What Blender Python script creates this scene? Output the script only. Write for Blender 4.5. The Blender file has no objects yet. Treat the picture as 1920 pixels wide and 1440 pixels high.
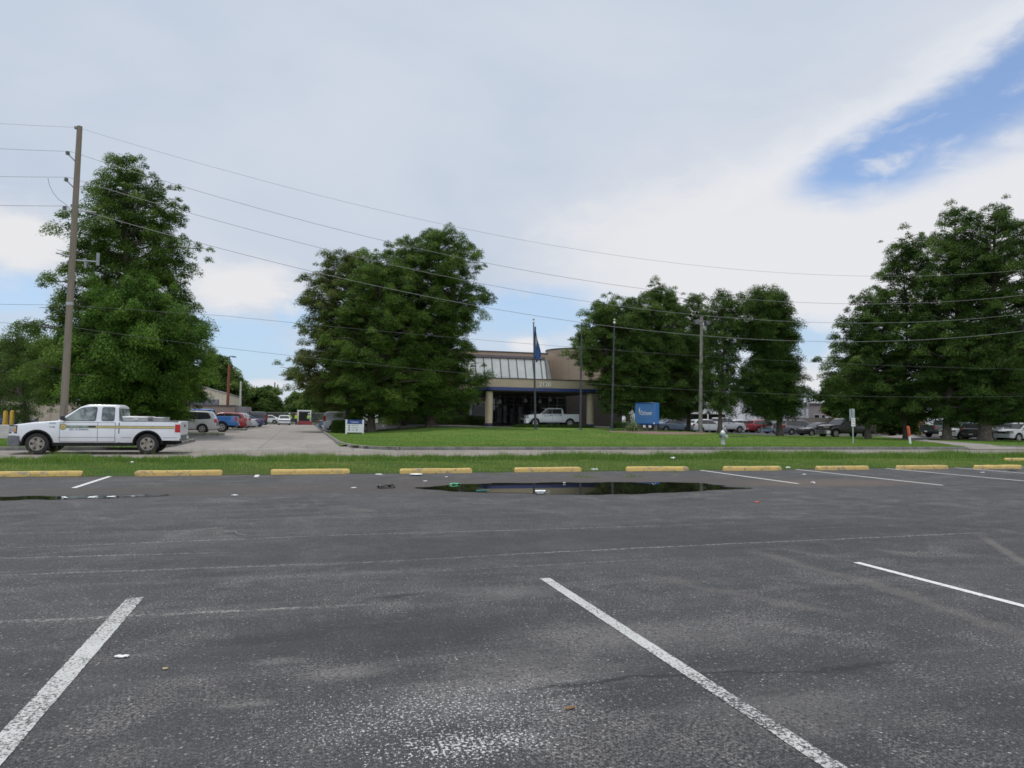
import bpy, bmesh, math, random
import numpy as np
from mathutils import Vector, Matrix

R = math.radians
PI = math.pi
scene = bpy.context.scene
COL = scene.collection
rng = np.random.default_rng(7)
random.seed(7)

# ------------------------------------------------------------------ camera
FPX, CX, CY, EYE = 1331.0, 960.0, 720.0, 1.5
roll = math.atan(0.0125)
pitch = math.atan(63.5 * math.cos(roll) / FPX)
yaw = math.atan(396 / FPX)
f0 = np.array([math.sin(yaw), math.cos(yaw), 0.0]); r0 = np.array([math.cos(yaw), -math.sin(yaw), 0.0]); u0 = np.array([0, 0, 1.0])
cf = f0 * math.cos(pitch) + u0 * math.sin(pitch)
cu0 = u0 * math.cos(pitch) - f0 * math.sin(pitch)
cr = r0 * math.cos(roll) + cu0 * math.sin(roll)
cu = cu0 * math.cos(roll) - r0 * math.sin(roll)
CAM = np.array([0, 0, EYE])


def ray(px, py):
    return cf + cr * ((px - CX) / FPX) + cu * ((CY - py) / FPX)


def G(px, py, z=0.0):
    d = ray(px, py); return CAM + d * ((z - EYE) / d[2])


def PY(px, py, Y):
    d = ray(px, py); return CAM + d * (Y / d[1])


def PD(px, py, dep):
    return CAM + ray(px, py) * dep


camd = bpy.data.cameras.new('camera')
cam = bpy.data.objects.new('camera', camd); COL.objects.link(cam)
M = Matrix(((cr[0], cu[0], -cf[0], 0), (cr[1], cu[1], -cf[1], 0), (cr[2], cu[2], -cf[2], EYE), (0, 0, 0, 1)))
cam.matrix_world = M
camd.sensor_fit = 'HORIZONTAL'; camd.sensor_width = 36; camd.lens = FPX / 1920 * 36
camd.clip_start = 0.05; camd.clip_end = 3000
scene.camera = cam
scene.view_settings.view_transform = 'Standard'; scene.view_settings.look = 'None'
scene.view_settings.gamma = 1; scene.view_settings.exposure = 0.0
try:
    scene.cycles.max_bounces = 7; scene.cycles.diffuse_bounces = 3; scene.cycles.transmission_bounces = 4
    scene.cycles.use_denoising = True; scene.cycles.filter_width = 1.65
except Exception:
    pass

# ------------------------------------------------------------------ node helpers


def ND(nt, t, ins=None, **props):
    n = nt.nodes.new(t)
    for k, v in props.items():
        setattr(n, k, v)
    for k, v in (ins or {}).items():
        s = n.inputs[k]
        if hasattr(v, 'is_output'):
            nt.links.new(v, s)
        else:
            s.default_value = v
    return n


def MA(nt, op, a, b=None, c=None, clamp=False):
    n = nt.nodes.new('ShaderNodeMath'); n.operation = op; n.use_clamp = clamp
    for i, v in enumerate((a, b, c)):
        if v is None:
            continue
        if hasattr(v, 'is_output'):
            nt.links.new(v, n.inputs[i])
        else:
            n.inputs[i].default_value = v
    return n.outputs[0]


def SS(nt, x, a, b, lo=0.0, hi=1.0):      # smooth step of x from a to b
    n = ND(nt, 'ShaderNodeMapRange', {0: x, 1: a, 2: b, 3: lo, 4: hi}, interpolation_type='SMOOTHSTEP', clamp=True)
    return n.outputs[0]


def MX(nt, fac, a, b, mode='MIX'):
    n = nt.nodes.new('ShaderNodeMix'); n.data_type = 'RGBA'; n.blend_type = mode; n.clamp_factor = True
    for s, v in ((n.inputs[0], fac), (n.inputs[6], a), (n.inputs[7], b)):
        if hasattr(v, 'is_output'):
            nt.links.new(v, s)
        elif isinstance(v, (tuple, list)):
            s.default_value = (v[0], v[1], v[2], 1)
        else:
            s.default_value = v
    return n.outputs[2]


def NO(nt, vec, scale, detail=3, rough=0.55, dist=0.0):
    n = ND(nt, 'ShaderNodeTexNoise', {'Scale': scale, 'Detail': detail, 'Roughness': rough, 'Distortion': dist})
    if vec is not None:
        nt.links.new(vec, n.inputs['Vector'])
    return n.outputs[0]


def newmat(name):
    m = bpy.data.materials.new(name); m.use_nodes = True
    nt = m.node_tree
    b = nt.nodes['Principled BSDF']
    tc = nt.nodes.new('ShaderNodeTexCoord')
    return m, nt, b, tc.outputs['Object']


def setc(nt, b, key, v):
    if hasattr(v, 'is_output'):
        nt.links.new(v, b.inputs[key])
    elif isinstance(v, (tuple, list)):
        b.inputs[key].default_value = (v[0], v[1], v[2], 1)
    else:
        b.inputs[key].default_value = v


def bump(nt, b, h, strength, dist=0.01):
    n = ND(nt, 'ShaderNodeBump', {'Height': h, 'Strength': strength, 'Distance': dist})
    nt.links.new(n.outputs[0], b.inputs['Normal'])


_mc = {}


def pm(name, col, rough=0.6, metal=0.0, var=0.12, scale=4.0, bmp=0.0, bscale=30.0, coat=0.0, spec=0.5, dirt=None):
    """plain surface: colour that wanders a little, optional dirt patches and bump"""
    if name in _mc:
        return _mc[name]
    m, nt, b, P = newmat(name)
    n = NO(nt, P, scale, 4)
    d = tuple(c * (1 - var) for c in col); l = tuple(min(1, c * (1 + var)) for c in col)
    c = MX(nt, SS(nt, n, 0.3, 0.7), d, l)
    if dirt:
        c = MX(nt, SS(nt, NO(nt, P, scale * 0.6, 6, 0.65, 0.6), 0.55, 0.75, 0, 0.7), c, dirt)
    setc(nt, b, 'Base Color', c)
    b.inputs['Metallic'].default_value = metal
    setc(nt, b, 'Roughness', SS(nt, NO(nt, P, scale * 3, 3), 0.2, 0.8, max(0.02, rough - 0.06), min(1, rough + 0.06)))
    b.inputs['Specular IOR Level'].default_value = spec
    if coat:
        b.inputs['Coat Weight'].default_value = coat; b.inputs['Coat Roughness'].default_value = 0.08
    if bmp:
        bump(nt, b, NO(nt, P, bscale, 5, 0.65), bmp, 0.02)
    _mc[name] = m
    return m


def paint(name, col, dull=0.0):
    return pm(name, col, rough=0.32 + dull, var=0.05, scale=1.5, coat=0.6 - dull, dirt=None)


# ------------------------------------------------------------------ mesh helpers
class MB:
    def __init__(s):
        s.v = []; s.f = []; s.m = []

    def add(s, vs, fs, mi=0):
        o = len(s.v); s.v += [tuple(map(float, p)) for p in vs]
        for f in fs:
            s.f.append(tuple(i + o for i in f)); s.m.append(mi)

    def box(s, x0, x1, y0, y1, z0, z1, mi=0):
        s.add([(x0, y0, z0), (x1, y0, z0), (x1, y1, z0), (x0, y1, z0), (x0, y0, z1), (x1, y0, z1), (x1, y1, z1), (x0, y1, z1)],
              [(3, 2, 1, 0), (4, 5, 6, 7), (0, 1, 5, 4), (1, 2, 6, 5), (2, 3, 7, 6), (3, 0, 4, 7)], mi)

    def bar(s, a, b, w, h, mi=0, up=(0, 0, 1)):
        a, b = Vector(a), Vector(b); d = (b - a).normalized(); u = Vector(up)
        x = d.cross(u)
        if x.length < 1e-4:
            x = d.cross(Vector((1, 0, 0)))
        x.normalize(); u = x.cross(d)
        vs = []
        for p in (a, b):
            for sx, sy in ((-1, -1), (1, -1), (1, 1), (-1, 1)):
                vs.append(p + x * (sx * w / 2) + u * (sy * h / 2))
        s.add(vs, [(0, 1, 2, 3), (7, 6, 5, 4), (1, 0, 4, 5), (2, 1, 5, 6), (3, 2, 6, 7), (0, 3, 7, 4)], mi)

    def tube(s, pts, rad, n=8, mi=0, cap=True):
        pts = [Vector(p) for p in pts]
        if not hasattr(rad, '__len__'):
            rad = [rad] * len(pts)
        vs = []; ref = None
        for i, p in enumerate(pts):
            d = (pts[min(i + 1, len(pts) - 1)] - pts[max(i - 1, 0)]).normalized()
            if ref is None:
                ref = d.cross(Vector((0, 0, 1)))
                if ref.length < 1e-3:
                    ref = d.cross(Vector((1, 0, 0)))
            ref = (ref - d * ref.dot(d)).normalized(); q = d.cross(ref)
            for k in range(n):
                a = 2 * PI * k / n
                vs.append(p + (ref * math.cos(a) + q * math.sin(a)) * rad[i])
        fs = [(i * n + k, i * n + (k + 1) % n, (i + 1) * n + (k + 1) % n, (i + 1) * n + k) for i in range(len(pts) - 1) for k in range(n)]
        if cap:
            fs.append(tuple(range(n - 1, -1, -1))); fs.append(tuple((len(pts) - 1) * n + k for k in range(n)))
        s.add(vs, fs, mi)

    def lathe(s, prof, n=16, o=(0, 0, 0), axis='z', mi=0):
        vs = []
        for r_, h in prof:
            for k in range(n):
                a = 2 * PI * k / n
                if axis == 'z':
                    p = (o[0] + r_ * math.cos(a), o[1] + r_ * math.sin(a), o[2] + h)
                else:
                    p = (o[0] + r_ * math.cos(a), o[1] + h, o[2] + r_ * math.sin(a))
                vs.append(p)
        fs = [(i * n + k, i * n + (k + 1) % n, (i + 1) * n + (k + 1) % n, (i + 1) * n + k) for i in range(len(prof) - 1) for k in range(n)]
        fs.append(tuple(range(n - 1, -1, -1))); fs.append(tuple((len(prof) - 1) * n + k for k in range(n)))
        s.add(vs, fs, mi)

    def prism(s, poly, h0, h1, plane='xy', mi=0):
        """polygon extruded: plane xy -> z, xz -> y, yz -> x"""
        n = len(poly)
        def P(a, b, h):
            return (a, b, h) if plane == 'xy' else ((a, h, b) if plane == 'xz' else (h, a, b))
        vs = [P(a, b, h0) for a, b in poly] + [P(a, b, h1) for a, b in poly]
        s.add(vs, [tuple(range(n)), tuple(range(2 * n - 1, n - 1, -1))] + [(i, i + n, (i + 1) % n + n, (i + 1) % n) for i in range(n)], mi)

    def grid(s, rows, mi=0, closed=False):
        n = len(rows[0]); vs = [p for r_ in rows for p in r_]
        fs = [(i * n + k, i * n + (k + 1) % n, (i + 1) * n + (k + 1) % n, (i + 1) * n + k)
              for i in range(len(rows) - 1) for k in range(n if closed else n - 1)]
        s.add(vs, fs, mi)

    def build(s, name, mats, parent=None, bevel=0.0, seg=2, smooth=35, fix=True):
        me = bpy.data.meshes.new(name)
        me.from_pydata(s.v, [], s.f)
        if not isinstance(mats, (list, tuple)):
            mats = [mats]
        for m in mats:
            me.materials.append(m)
        me.polygons.foreach_set('material_index', s.m)
        if fix:
            bm = bmesh.new(); bm.from_mesh(me)
            bmesh.ops.recalc_face_normals(bm, faces=bm.faces)
            bm.to_mesh(me); bm.free()
        if smooth:
            me.polygons.foreach_set('use_smooth', [True] * len(me.polygons))
            me.set_sharp_from_angle(angle=R(smooth))
        me.update()
        o = bpy.data.objects.new(name, me); COL.objects.link(o)
        if parent is not None:
            o.parent = parent
        if bevel:
            md = o.modifiers.new('bevel', 'BEVEL'); md.width = bevel; md.segments = seg; md.limit_method = 'ANGLE'; md.angle_limit = R(40)
        return o


def tag(o, label, cat, group=None):
    o['label'] = label; o['category'] = cat
    if group:
        o['group'] = group
    return o


def empty(name, loc=(0, 0, 0), rz=0.0, label=None, cat=None, group=None):
    o = bpy.data.objects.new(name, None); COL.objects.link(o)
    o.location = tuple(map(float, loc)); o.rotation_euler = (0, 0, rz); o.empty_display_size = 0.2
    if label:
        tag(o, label, cat, group)
    return o


def kind(o, k):
    o['kind'] = k; return o


def text(name, body, size, mat_, parent, loc, rot, ext=0.002, align='CENTER', sx=1.0):
    cu_ = bpy.data.curves.new(name, 'FONT'); cu_.body = body; cu_.size = size; cu_.align_x = align; cu_.align_y = 'CENTER'
    cu_.extrude = ext; cu_.resolution_u = 3
    cu_.materials.append(mat_)
    tmp = bpy.data.objects.new('tmp', cu_); COL.objects.link(tmp)
    me = bpy.data.meshes.new_from_object(tmp); bpy.data.objects.remove(tmp); bpy.data.curves.remove(cu_)
    me.name = name
    o = bpy.data.objects.new(name, me); COL.objects.link(o)
    o.location = loc; o.rotation_euler = rot; o.scale = (sx, 1, 1)
    o.parent = parent
    return o


def rawmesh(name, co, faces_flat, nper, mats, parent=None, mi=None, attrs=None, smooth=False):
    me = bpy.data.meshes.new(name)
    nv = len(co); nf = len(faces_flat) // nper
    me.vertices.add(nv); me.vertices.foreach_set('co', np.asarray(co, dtype=np.float32).ravel())
    me.loops.add(nf * nper); me.loops.foreach_set('vertex_index', np.asarray(faces_flat, dtype=np.int32))
    me.polygons.add(nf)
    me.polygons.foreach_set('loop_start', np.arange(0, nf * nper, nper, dtype=np.int32))
    me.polygons.foreach_set('loop_total', np.full(nf, nper, dtype=np.int32))
    for m in mats:
        me.materials.append(m)
    if mi is not None:
        me.polygons.foreach_set('material_index', mi.astype(np.int32))
    if smooth:
        me.polygons.foreach_set('use_smooth', np.ones(nf, dtype=bool))
    for k, v in (attrs or {}).items():
        at = me.attributes.new(k, 'FLOAT', 'FACE'); at.data.foreach_set('value', v.astype(np.float32))
    me.update(calc_edges=True)
    o = bpy.data.objects.new(name, me); COL.objects.link(o)
    if parent is not None:
        o.parent = parent
    return o


# ------------------------------------------------------------------ sky and sun
SUN_DIR = Vector((-0.22, 0.30, 0.92)).normalized()
sun_el = math.asin(SUN_DIR.z); sun_az = math.atan2(SUN_DIR.x, SUN_DIR.y)
w = bpy.data.worlds.new('World'); scene.world = w; w.use_nodes = True
nt = w.node_tree
bg = nt.nodes['Background']
sky = ND(nt, 'ShaderNodeTexSky', sky_type='NISHITA', sun_disc=False)
sky.sun_elevation = sun_el; sky.sun_rotation = sun_az; sky.air_density = 1.0; sky.dust_density = 1.2; sky.ozone_density = 1.5
tc = nt.nodes.new('ShaderNodeTexCoord')
sp = ND(nt, 'ShaderNodeSeparateXYZ', {0: tc.outputs['Generated']})
X, Yc, Z = sp.outputs
el = MA(nt, 'MULTIPLY', MA(nt, 'ARCSINE', Z), 180 / PI)
az = MA(nt, 'MULTIPLY', MA(nt, 'ARCTAN2', X, Yc), 180 / PI)


def azel(px, py):
    d = ray(px, py); d = d / np.linalg.norm(d)
    return math.degrees(math.atan2(d[0], d[1])), math.degrees(math.asin(d[2]))


# cloud layer coordinates: a flat deck seen in perspective
zz = MA(nt, 'ADD', MA(nt, 'MAXIMUM', Z, 0.0), 0.16)
deck = ND(nt, 'ShaderNodeCombineXYZ', {0: MA(nt, 'DIVIDE', X, zz), 1: MA(nt, 'DIVIDE', Yc, zz), 2: 0.0}).outputs[0]
ang = ND(nt, 'ShaderNodeCombineXYZ', {0: MA(nt, 'MULTIPLY', az, 0.1), 1: MA(nt, 'MULTIPLY', el, 0.22), 2: 0.0}).outputs[0]
n1 = NO(nt, deck, 0.75, 5, 0.5, 0.4)
n2 = NO(nt, deck, 2.6, 6, 0.55, 0.3)
n3 = NO(nt, ang, 1.1, 6, 0.55, 0.4)
n4 = NO(nt, ang, 3.2, 5, 0.6, 0.3)
wob = MA(nt, 'MULTIPLY', MA(nt, 'SUBTRACT', n3, 0.5), 5.0)
wob = MA(nt, 'ADD', wob, MA(nt, 'MULTIPLY', MA(nt, 'SUBTRACT', n4, 0.5), 2.2))


def line_d(p, q):   # signed angle distance, positive on the left of p->q (up when q is to the right)
    (a0, e0), (a1, e1) = azel(*p), azel(*q)
    L = math.hypot(a1 - a0, e1 - e0); nx, ny = -(e1 - e0) / L, (a1 - a0) / L
    return MA(nt, 'ADD', MA(nt, 'MULTIPLY', MA(nt, 'SUBTRACT', az, a0), nx), MA(nt, 'MULTIPLY', MA(nt, 'SUBTRACT', el, e0), ny))


def blob(px, py, rx, ry, soft=0.6):
    a0, e0 = azel(px, py)
    dx = MA(nt, 'DIVIDE', MA(nt, 'SUBTRACT', az, a0), rx * 0.043); dy = MA(nt, 'DIVIDE', MA(nt, 'SUBTRACT', el, e0), ry * 0.043)
    d = MA(nt, 'SQRT', MA(nt, 'ADD', MA(nt, 'POWER', dx, 2.0), MA(nt, 'POWER', dy, 2.0)))
    d = MA(nt, 'ADD', d, MA(nt, 'MULTIPLY', MA(nt, 'SUBTRACT', n4, 0.5), 1.1))
    d = MA(nt, 'ADD', d, MA(nt, 'MULTIPLY', MA(nt, 'SUBTRACT', n3, 0.5), 0.7))
    return SS(nt, d, 1.0 + soft * 0.4, 1.0 - soft)


up = MA(nt, 'ADD', line_d((1500, 312), (1920, 42)), MA(nt, 'MULTIPLY', wob, 0.42))
lo1 = MA(nt, 'ADD', line_d((1480, 392), (1700, 372)), MA(nt, 'MULTIPLY', wob, 0.55))
lo2 = MA(nt, 'ADD', line_d((1690, 386), (1920, 258)), MA(nt, 'MULTIPLY', wob, 0.55))
up = MA(nt, 'ADD', up, MA(nt, 'MULTIPLY', MA(nt, 'SUBTRACT', NO(nt, ang, 5.5, 5, 0.62, .5), 0.5), 1.5))
tip = SS(nt, az, azel(1435, 350)[0], azel(1560, 330)[0])
gap = MA(nt, 'MULTIPLY', SS(nt, up, 0.9, -1.5), MA(nt, 'MULTIPLY', SS(nt, lo1, -0.8, 2.0), SS(nt, lo2, -2.6, 3.0)))
gap = MA(nt, 'MULTIPLY', gap, tip)
wisp = SS(nt, NO(nt, ang, 2.6, 5, 0.52, 0.35), 0.50, 0.80, 0, 0.75)
gap = MA(nt, 'MULTIPLY', gap, MA(nt, 'SUBTRACT', 1.0, wisp))
# low clear bands near the horizon
lown = SS(nt, n3, 0.44, 0.6)
edge_el = MA(nt, 'ADD', el, MA(nt, 'MULTIPLY', wob, 0.4))
low = MA(nt, 'MULTIPLY', SS(nt, edge_el, 8.6, 6.0), 0.34)
for b_ in (blob(450, 660, 130, 90), blob(1010, 590, 190, 60), blob(20, 545, 70, 55), blob(1500, 640, 70, 40), blob(560, 590, 60, 40)):
    low = MA(nt, 'MAXIMUM', low, MA(nt, 'MULTIPLY', b_, 0.80))
puff = None
for b_, k in ((blob(450, 540, 130, 52), 1.0), (blob(30, 450, 95, 62), 1.0), (blob(990, 645, 42, 17), 0.95), (blob(500, 722, 40, 12), .8), (blob(1350, 450, 330, 120, .9), 0.8), (blob(1520, 720, 60, 30), .9)):
    b_ = MA(nt, 'MULTIPLY', b_, k)
    puff = b_ if puff is None else MA(nt, 'MAXIMUM', puff, b_)
clear = MA(nt, 'MAXIMUM', gap, MA(nt, 'MULTIPLY', low, MA(nt, 'SUBTRACT', 1.0, puff)))
# cloud colour (sky strength is 0.1, so these are 10x radiance)
gray = MX(nt, SS(nt, n1, 0.32, 0.68), (4.95, 5.85, 7.2), (6.5, 7.0, 7.9))
gray = MX(nt, SS(nt, n2, 0.3, 0.75, 0, 0.35), gray, (6.5, 6.95, 7.8))
tow_r = SS(nt, MA(nt, 'ADD', line_d((1000, 350), (1700, 120)), wob), 6.0, -9.0)      # brighter towards the break in the deck
gray = MX(nt, MA(nt, 'MULTIPLY', tow_r, SS(nt, az, 8.0, 32.0)), gray, (8.0, 8.1, 8.45))
edge = MA(nt, 'MULTIPLY', MA(nt, 'MULTIPLY', SS(nt, up, 3.0, 0.3), SS(nt, up, -0.8, 0.2)), SS(nt, az, 24.0, 34.0))
gray = MX(nt, MA(nt, 'MULTIPLY', edge, 0.45), gray, (8.6, 8.7, 9.0))
cl = MX(nt, puff, gray, (8.1, 8.1, 8.3))
hz = SS(nt, el, 7.0, 0.0, 0, 0.75)
cl = MX(nt, hz, cl, (7.7, 7.8, 8.1))
blue = MX(nt, 1.0, sky.outputs[0], (1.2, 1.36, 1.58), 'MULTIPLY')
blue = MX(nt, 0.16, blue, (5.2, 6.2, 7.8))
blue = MX(nt, SS(nt, el, 20.0, 3.0, 0.0, 0.6), blue, (4.4, 6.5, 8.7))
back = SS(nt, MA(nt, 'ADD', MA(nt, 'MULTIPLY', Yc, 0.95), MA(nt, 'MULTIPLY', X, 0.28)), 0.05, -0.6, 1.0, 1.75)     # clouds behind the camera whitened as if sunlit, an added fill for front faces
cl = MX(nt, 1.0, cl, ND(nt, 'ShaderNodeCombineXYZ', {0: back, 1: back, 2: back}).outputs[0], 'MULTIPLY')
fin = MX(nt, clear, cl, blue)
nt.links.new(fin, bg.inputs[0]); bg.inputs[1].default_value = 0.1

sd = bpy.data.lights.new('sun', 'SUN'); sd.energy = 2.4; sd.angle = R(6); sd.color = (1.0, 0.955, 0.88)
so = bpy.data.objects.new('sun', sd); COL.objects.link(so)
so.rotation_euler = SUN_DIR.to_track_quat('Z', 'Y').to_euler(); so.location = (0, 0, 60)

# ------------------------------------------------------------------ terrain


def sst(x, a, b):
    t = min(1, max(0, (x - a) / (b - a))); return t * t * (3 - 2 * t)


def T(x, y):
    """height of the main lawn and what stands on it"""
    bx = sst(x, 2.8, 13) * (1 - sst(x, 30, 47))
    z = 0.13 + 0.47 * sst(y, 33, 68) * bx - 0.10 * sst(y, 36, 50) * (1 - bx)
    z -= 0.5 * sst(x, 37.5, 40) * sst(y, 62, 65)
    z -= 0.4 * (1 - sst(x, 1.2, 2.2)) * sst(y, 33, 36)
    return z


def on(px, Y, py=800):
    p = PY(px, py, Y); return (p[0], Y, T(p[0], Y))


# ---- asphalt
def asphalt_color(nt, P, full=True):
    big = NO(nt, P, 0.45, 5, 0.6, 0.5); mid = NO(nt, P, 2.3, 6, 0.62, 0.4)
    stv = ND(nt, 'ShaderNodeMapping', {0: P, 3: (.25, 2.2, 1)}).outputs[0]
    streak = NO(nt, stv, 1.6, 6, 0.62, 0.3)
    agg = NO(nt, P, 70, 3, 0.7); fine = NO(nt, P, 150, 3, 0.7); grit = NO(nt, P, 34, 4, 0.72)
    wornz = NO(nt, P, 1.0, 7, 0.68, 0.8); g2 = NO(nt, P, 26, 4, 0.75)
    c = MX(nt, SS(nt, big, 0.32, 0.68), (0.0195, 0.0195, 0.0215), (0.037, 0.0365, 0.039))
    c = MX(nt, SS(nt, streak, 0.45, 0.70, 0, 0.6), c, (0.067, 0.065, 0.066))
    c = MX(nt, SS(nt, mid, 0.46, 0.72, 0, 0.5), c, (0.078, 0.074, 0.071))
    c = MX(nt, MA(nt, 'MULTIPLY', SS(nt, wornz, 0.50, 0.68, 0, 0.6), SS(nt, g2, 0.36, 0.6)), c, (0.130, 0.123, 0.118))
    c = MX(nt, SS(nt, g2, 0.46, 0.30, 0, 0.6), c, (0.016, 0.016, 0.018))
    c = MX(nt, SS(nt, grit, 0.52, 0.68, 0, 0.55), c, (0.135, 0.130, 0.126))
    c = MX(nt, SS(nt, agg, 0.46, 0.30, 0, 0.8), c, (0.010, 0.010, 0.012))
    c = MX(nt, SS(nt, fine, 0.52, 0.68, 0, 0.7), c, (0.19, 0.185, 0.18))
    vo = ND(nt, 'ShaderNodeTexVoronoi', {'Vector': P, 'Scale': 34.0})
    stone = MA(nt, 'MULTIPLY', SS(nt, vo.outputs['Distance'], 0.34, 0.14), SS(nt, ND(nt, 'ShaderNodeSeparateColor', {0: vo.outputs['Color']}).outputs[0], 0.74, 0.9))
    c = MX(nt, MA(nt, 'MULTIPLY', stone, 0.55), c, (0.34, 0.33, 0.31))
    gA = SS(nt, NO(nt, P, 52, 1.5, 0.6), 0.36, 0.64, 0.50, 1.55); gB = SS(nt, NO(nt, P, 105, 1, 0.5), 0.36, 0.64, 0.62, 1.45)
    gg = MA(nt, 'MULTIPLY', gA, gB)
    amp = MA(nt, 'MAXIMUM', SS(nt, wornz, 0.42, 0.62, 0.35, 1.0), SS(nt, mid, 0.44, 0.66, 0.35, 1.0))
    gg = MA(nt, 'ADD', 1.0, MA(nt, 'MULTIPLY', MA(nt, 'SUBTRACT', gg, 1.0), amp))
    c = MX(nt, 1.0, c, ND(nt, 'ShaderNodeCombineXYZ', {0: gg, 1: gg, 2: gg}).outputs[0], 'MULTIPLY')
    return c, agg, stone


m_asph, nt, b, P = newmat('worn_asphalt')
c, agg, stone = asphalt_color(nt, P)
sx = ND(nt, 'ShaderNodeSeparateXYZ', {0: P}); PX_, PY_ = sx.outputs[0], sx.outputs[1]
wv = MA(nt, 'SUBTRACT', NO(nt, P, 2.2, 4, 0.6), 0.5)
brk = NO(nt, P, 26, 4, 0.7)
patchn = NO(nt, P, 5.0, 5, 0.65, 0.5)


def seg_mask(p, q, wd, wobble, soft=0.6, ends=0.3):
    a, b_ = G(*p), G(*q)
    dx, dy = b_[0] - a[0], b_[1] - a[1]; L = math.hypot(dx, dy); dx /= L; dy /= L
    ox, oy = MA(nt, 'SUBTRACT', PX_, a[0]), MA(nt, 'SUBTRACT', PY_, a[1])
    t = MA(nt, 'ADD', MA(nt, 'MULTIPLY', ox, dx), MA(nt, 'MULTIPLY', oy, dy))
    d = MA(nt, 'ADD', MA(nt, 'MULTIPLY', ox, -dy), MA(nt, 'MULTIPLY', oy, dx))
    d = MA(nt, 'ABSOLUTE', MA(nt, 'ADD', d, MA(nt, 'MULTIPLY', wv, wobble)))
    m = SS(nt, d, wd, wd * (1 - soft))
    return MA(nt, 'MULTIPLY', m, MA(nt, 'MULTIPLY', SS(nt, t, -ends, ends), SS(nt, t, L + ends, L - ends)))


def ell_mask(px, py, rx, ry, soft=0.7, nz=0.9):
    a = G(px, py)
    dx = MA(nt, 'DIVIDE', MA(nt, 'SUBTRACT', PX_, a[0]), rx); dy = MA(nt, 'DIVIDE', MA(nt, 'SUBTRACT', PY_, a[1]), ry)
    d = MA(nt, 'SQRT', MA(nt, 'ADD', MA(nt, 'POWER', dx, 2.0), MA(nt, 'POWER', dy, 2.0)))
    d = MA(nt, 'ADD', d, MA(nt, 'MULTIPLY', MA(nt, 'SUBTRACT', patchn, 0.5), nz))
    return SS(nt, d, 1.0, 1.0 - soft)


# brownish dried mud round the puddles, darker tarry margin by the stops
for (px, py, rx, ry, col_, k) in ((1090, 905, 8.2, 2.6, (0.062, 0.050, 0.043), .75), (250, 922, 7.0, 1.5, (0.058, 0.048, 0.042), .7), (1560, 905, 3.6, 1.3, (0.098, 0.076, 0.062), .85),
                               (1240, 1010, 9, 1.6, (0.030, 0.030, 0.034), .55), (700, 1190, 1.6, .6, (0.020, 0.020, 0.023), .6)):
    c = MX(nt, MA(nt, 'MULTIPLY', ell_mask(px, py, rx, ry), k), c, col_)
# pale dusty patches and trails
for (px, py, rx, ry, k) in ((640, 1262, .38, .16, .55), (520, 1240, .22, .10, .5), (960, 1110, .7, .3, .45), (1120, 1190, .9, .5, .3), (900, 1300, .9, .5, .35), (1000, 1250, .8, .5, .3), (460, 1320, .25, .08, .45), (1300, 1190, 1.4, .5, .25), (1500, 1330, .9, .5, .3)):
    c = MX(nt, MA(nt, 'MULTIPLY', MA(nt, 'MULTIPLY', ell_mask(px, py, rx, ry, .9), k), SS(nt, brk, 0.3, 0.6)), c, (0.20, 0.19, 0.18))
for (p, q, wd, wob_, k) in (((1420, 1035), (1690, 1110), .17, .4, .24), ((1660, 1100), (1940, 1200), .17, .4, .24), ((1845, 1008), (1930, 1062), .10, .1, .4), ((1200, 1075), (1560, 1150), .14, .5, .2)):
    c = MX(nt, MA(nt, 'MULTIPLY', seg_mask(p, q, wd, wob_, .9, .4), k), c, (0.17, 0.15, 0.135))
# long pale scrape lines across the lot
for (p, q, wd, k) in (((-40, 1030), (640, 1003), .030, .8), ((620, 1004), (1290, 984), .032, .9), ((1280, 984), (1520, 972), .02, .6), ((-40, 1048), (382, 1037), .036, .9), ((-40, 1080), (640, 1056), .05, .6), ((620, 1058), (960, 1040), .04, .6),
                      ((940, 1040), (1400, 1018), .036, 1.0), ((1380, 1019), (1835, 999), .036, 1.0), ((-40, 1168), (640, 1136), .05, .85), ((-40, 1001), (430, 994), .03, .5), ((-40, 985), (640, 970), .04, .3), ((1290, 1000), (1920, 975), .02, .45),
                      ((640, 970), (1200, 955), .04, .3), ((860, 1068), (1240, 1048), .03, .5), ((300, 1092), (900, 1064), .10, .25), ((1240, 952), (1920, 932), .05, .22)):
    m_ = MA(nt, 'MULTIPLY', seg_mask(p, q, wd, .07, .7, .8), SS(nt, brk, 0.44, 0.60))
    m_ = MA(nt, 'MULTIPLY', m_, SS(nt, patchn, 0.34, 0.56, 0.25, 1.0))
    c = MX(nt, MA(nt, 'MULTIPLY', m_, k), c, (0.30, 0.285, 0.265))
# dark cracks and oil
for (p, q, wd, k) in (((1010, 1292), (1310, 1262), .035, .8), ((1310, 1262), (1520, 1258), .022, .8), ((1520, 1260), (1680, 1240), .06, .6), ((715, 1120), (790, 1112), .05, .7), ((1120, 1350), (1250, 1342), .03, .5)):
    m_ = MA(nt, 'MULTIPLY', seg_mask(p, q, wd, .28, .8, .12), SS(nt, patchn, 0.33, 0.42))
    c = MX(nt, MA(nt, 'MULTIPLY', m_, k), c, (0.014, 0.014, 0.015))
for (px, py, rx, ry, k) in ((1075, 1297, .24, .08, .75), (1600, 1255, .32, .12, .6), (735, 1122, .16, .1, .7), (430, 1075, .5, .15, .4), (1440, 1300, .12, .06, .5)):
    c = MX(nt, MA(nt, 'MULTIPLY', MA(nt, 'MULTIPLY', ell_mask(px, py, rx, ry, .9), k), SS(nt, brk, 0.35, 0.6)), c, (0.017, 0.016, 0.016))
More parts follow.
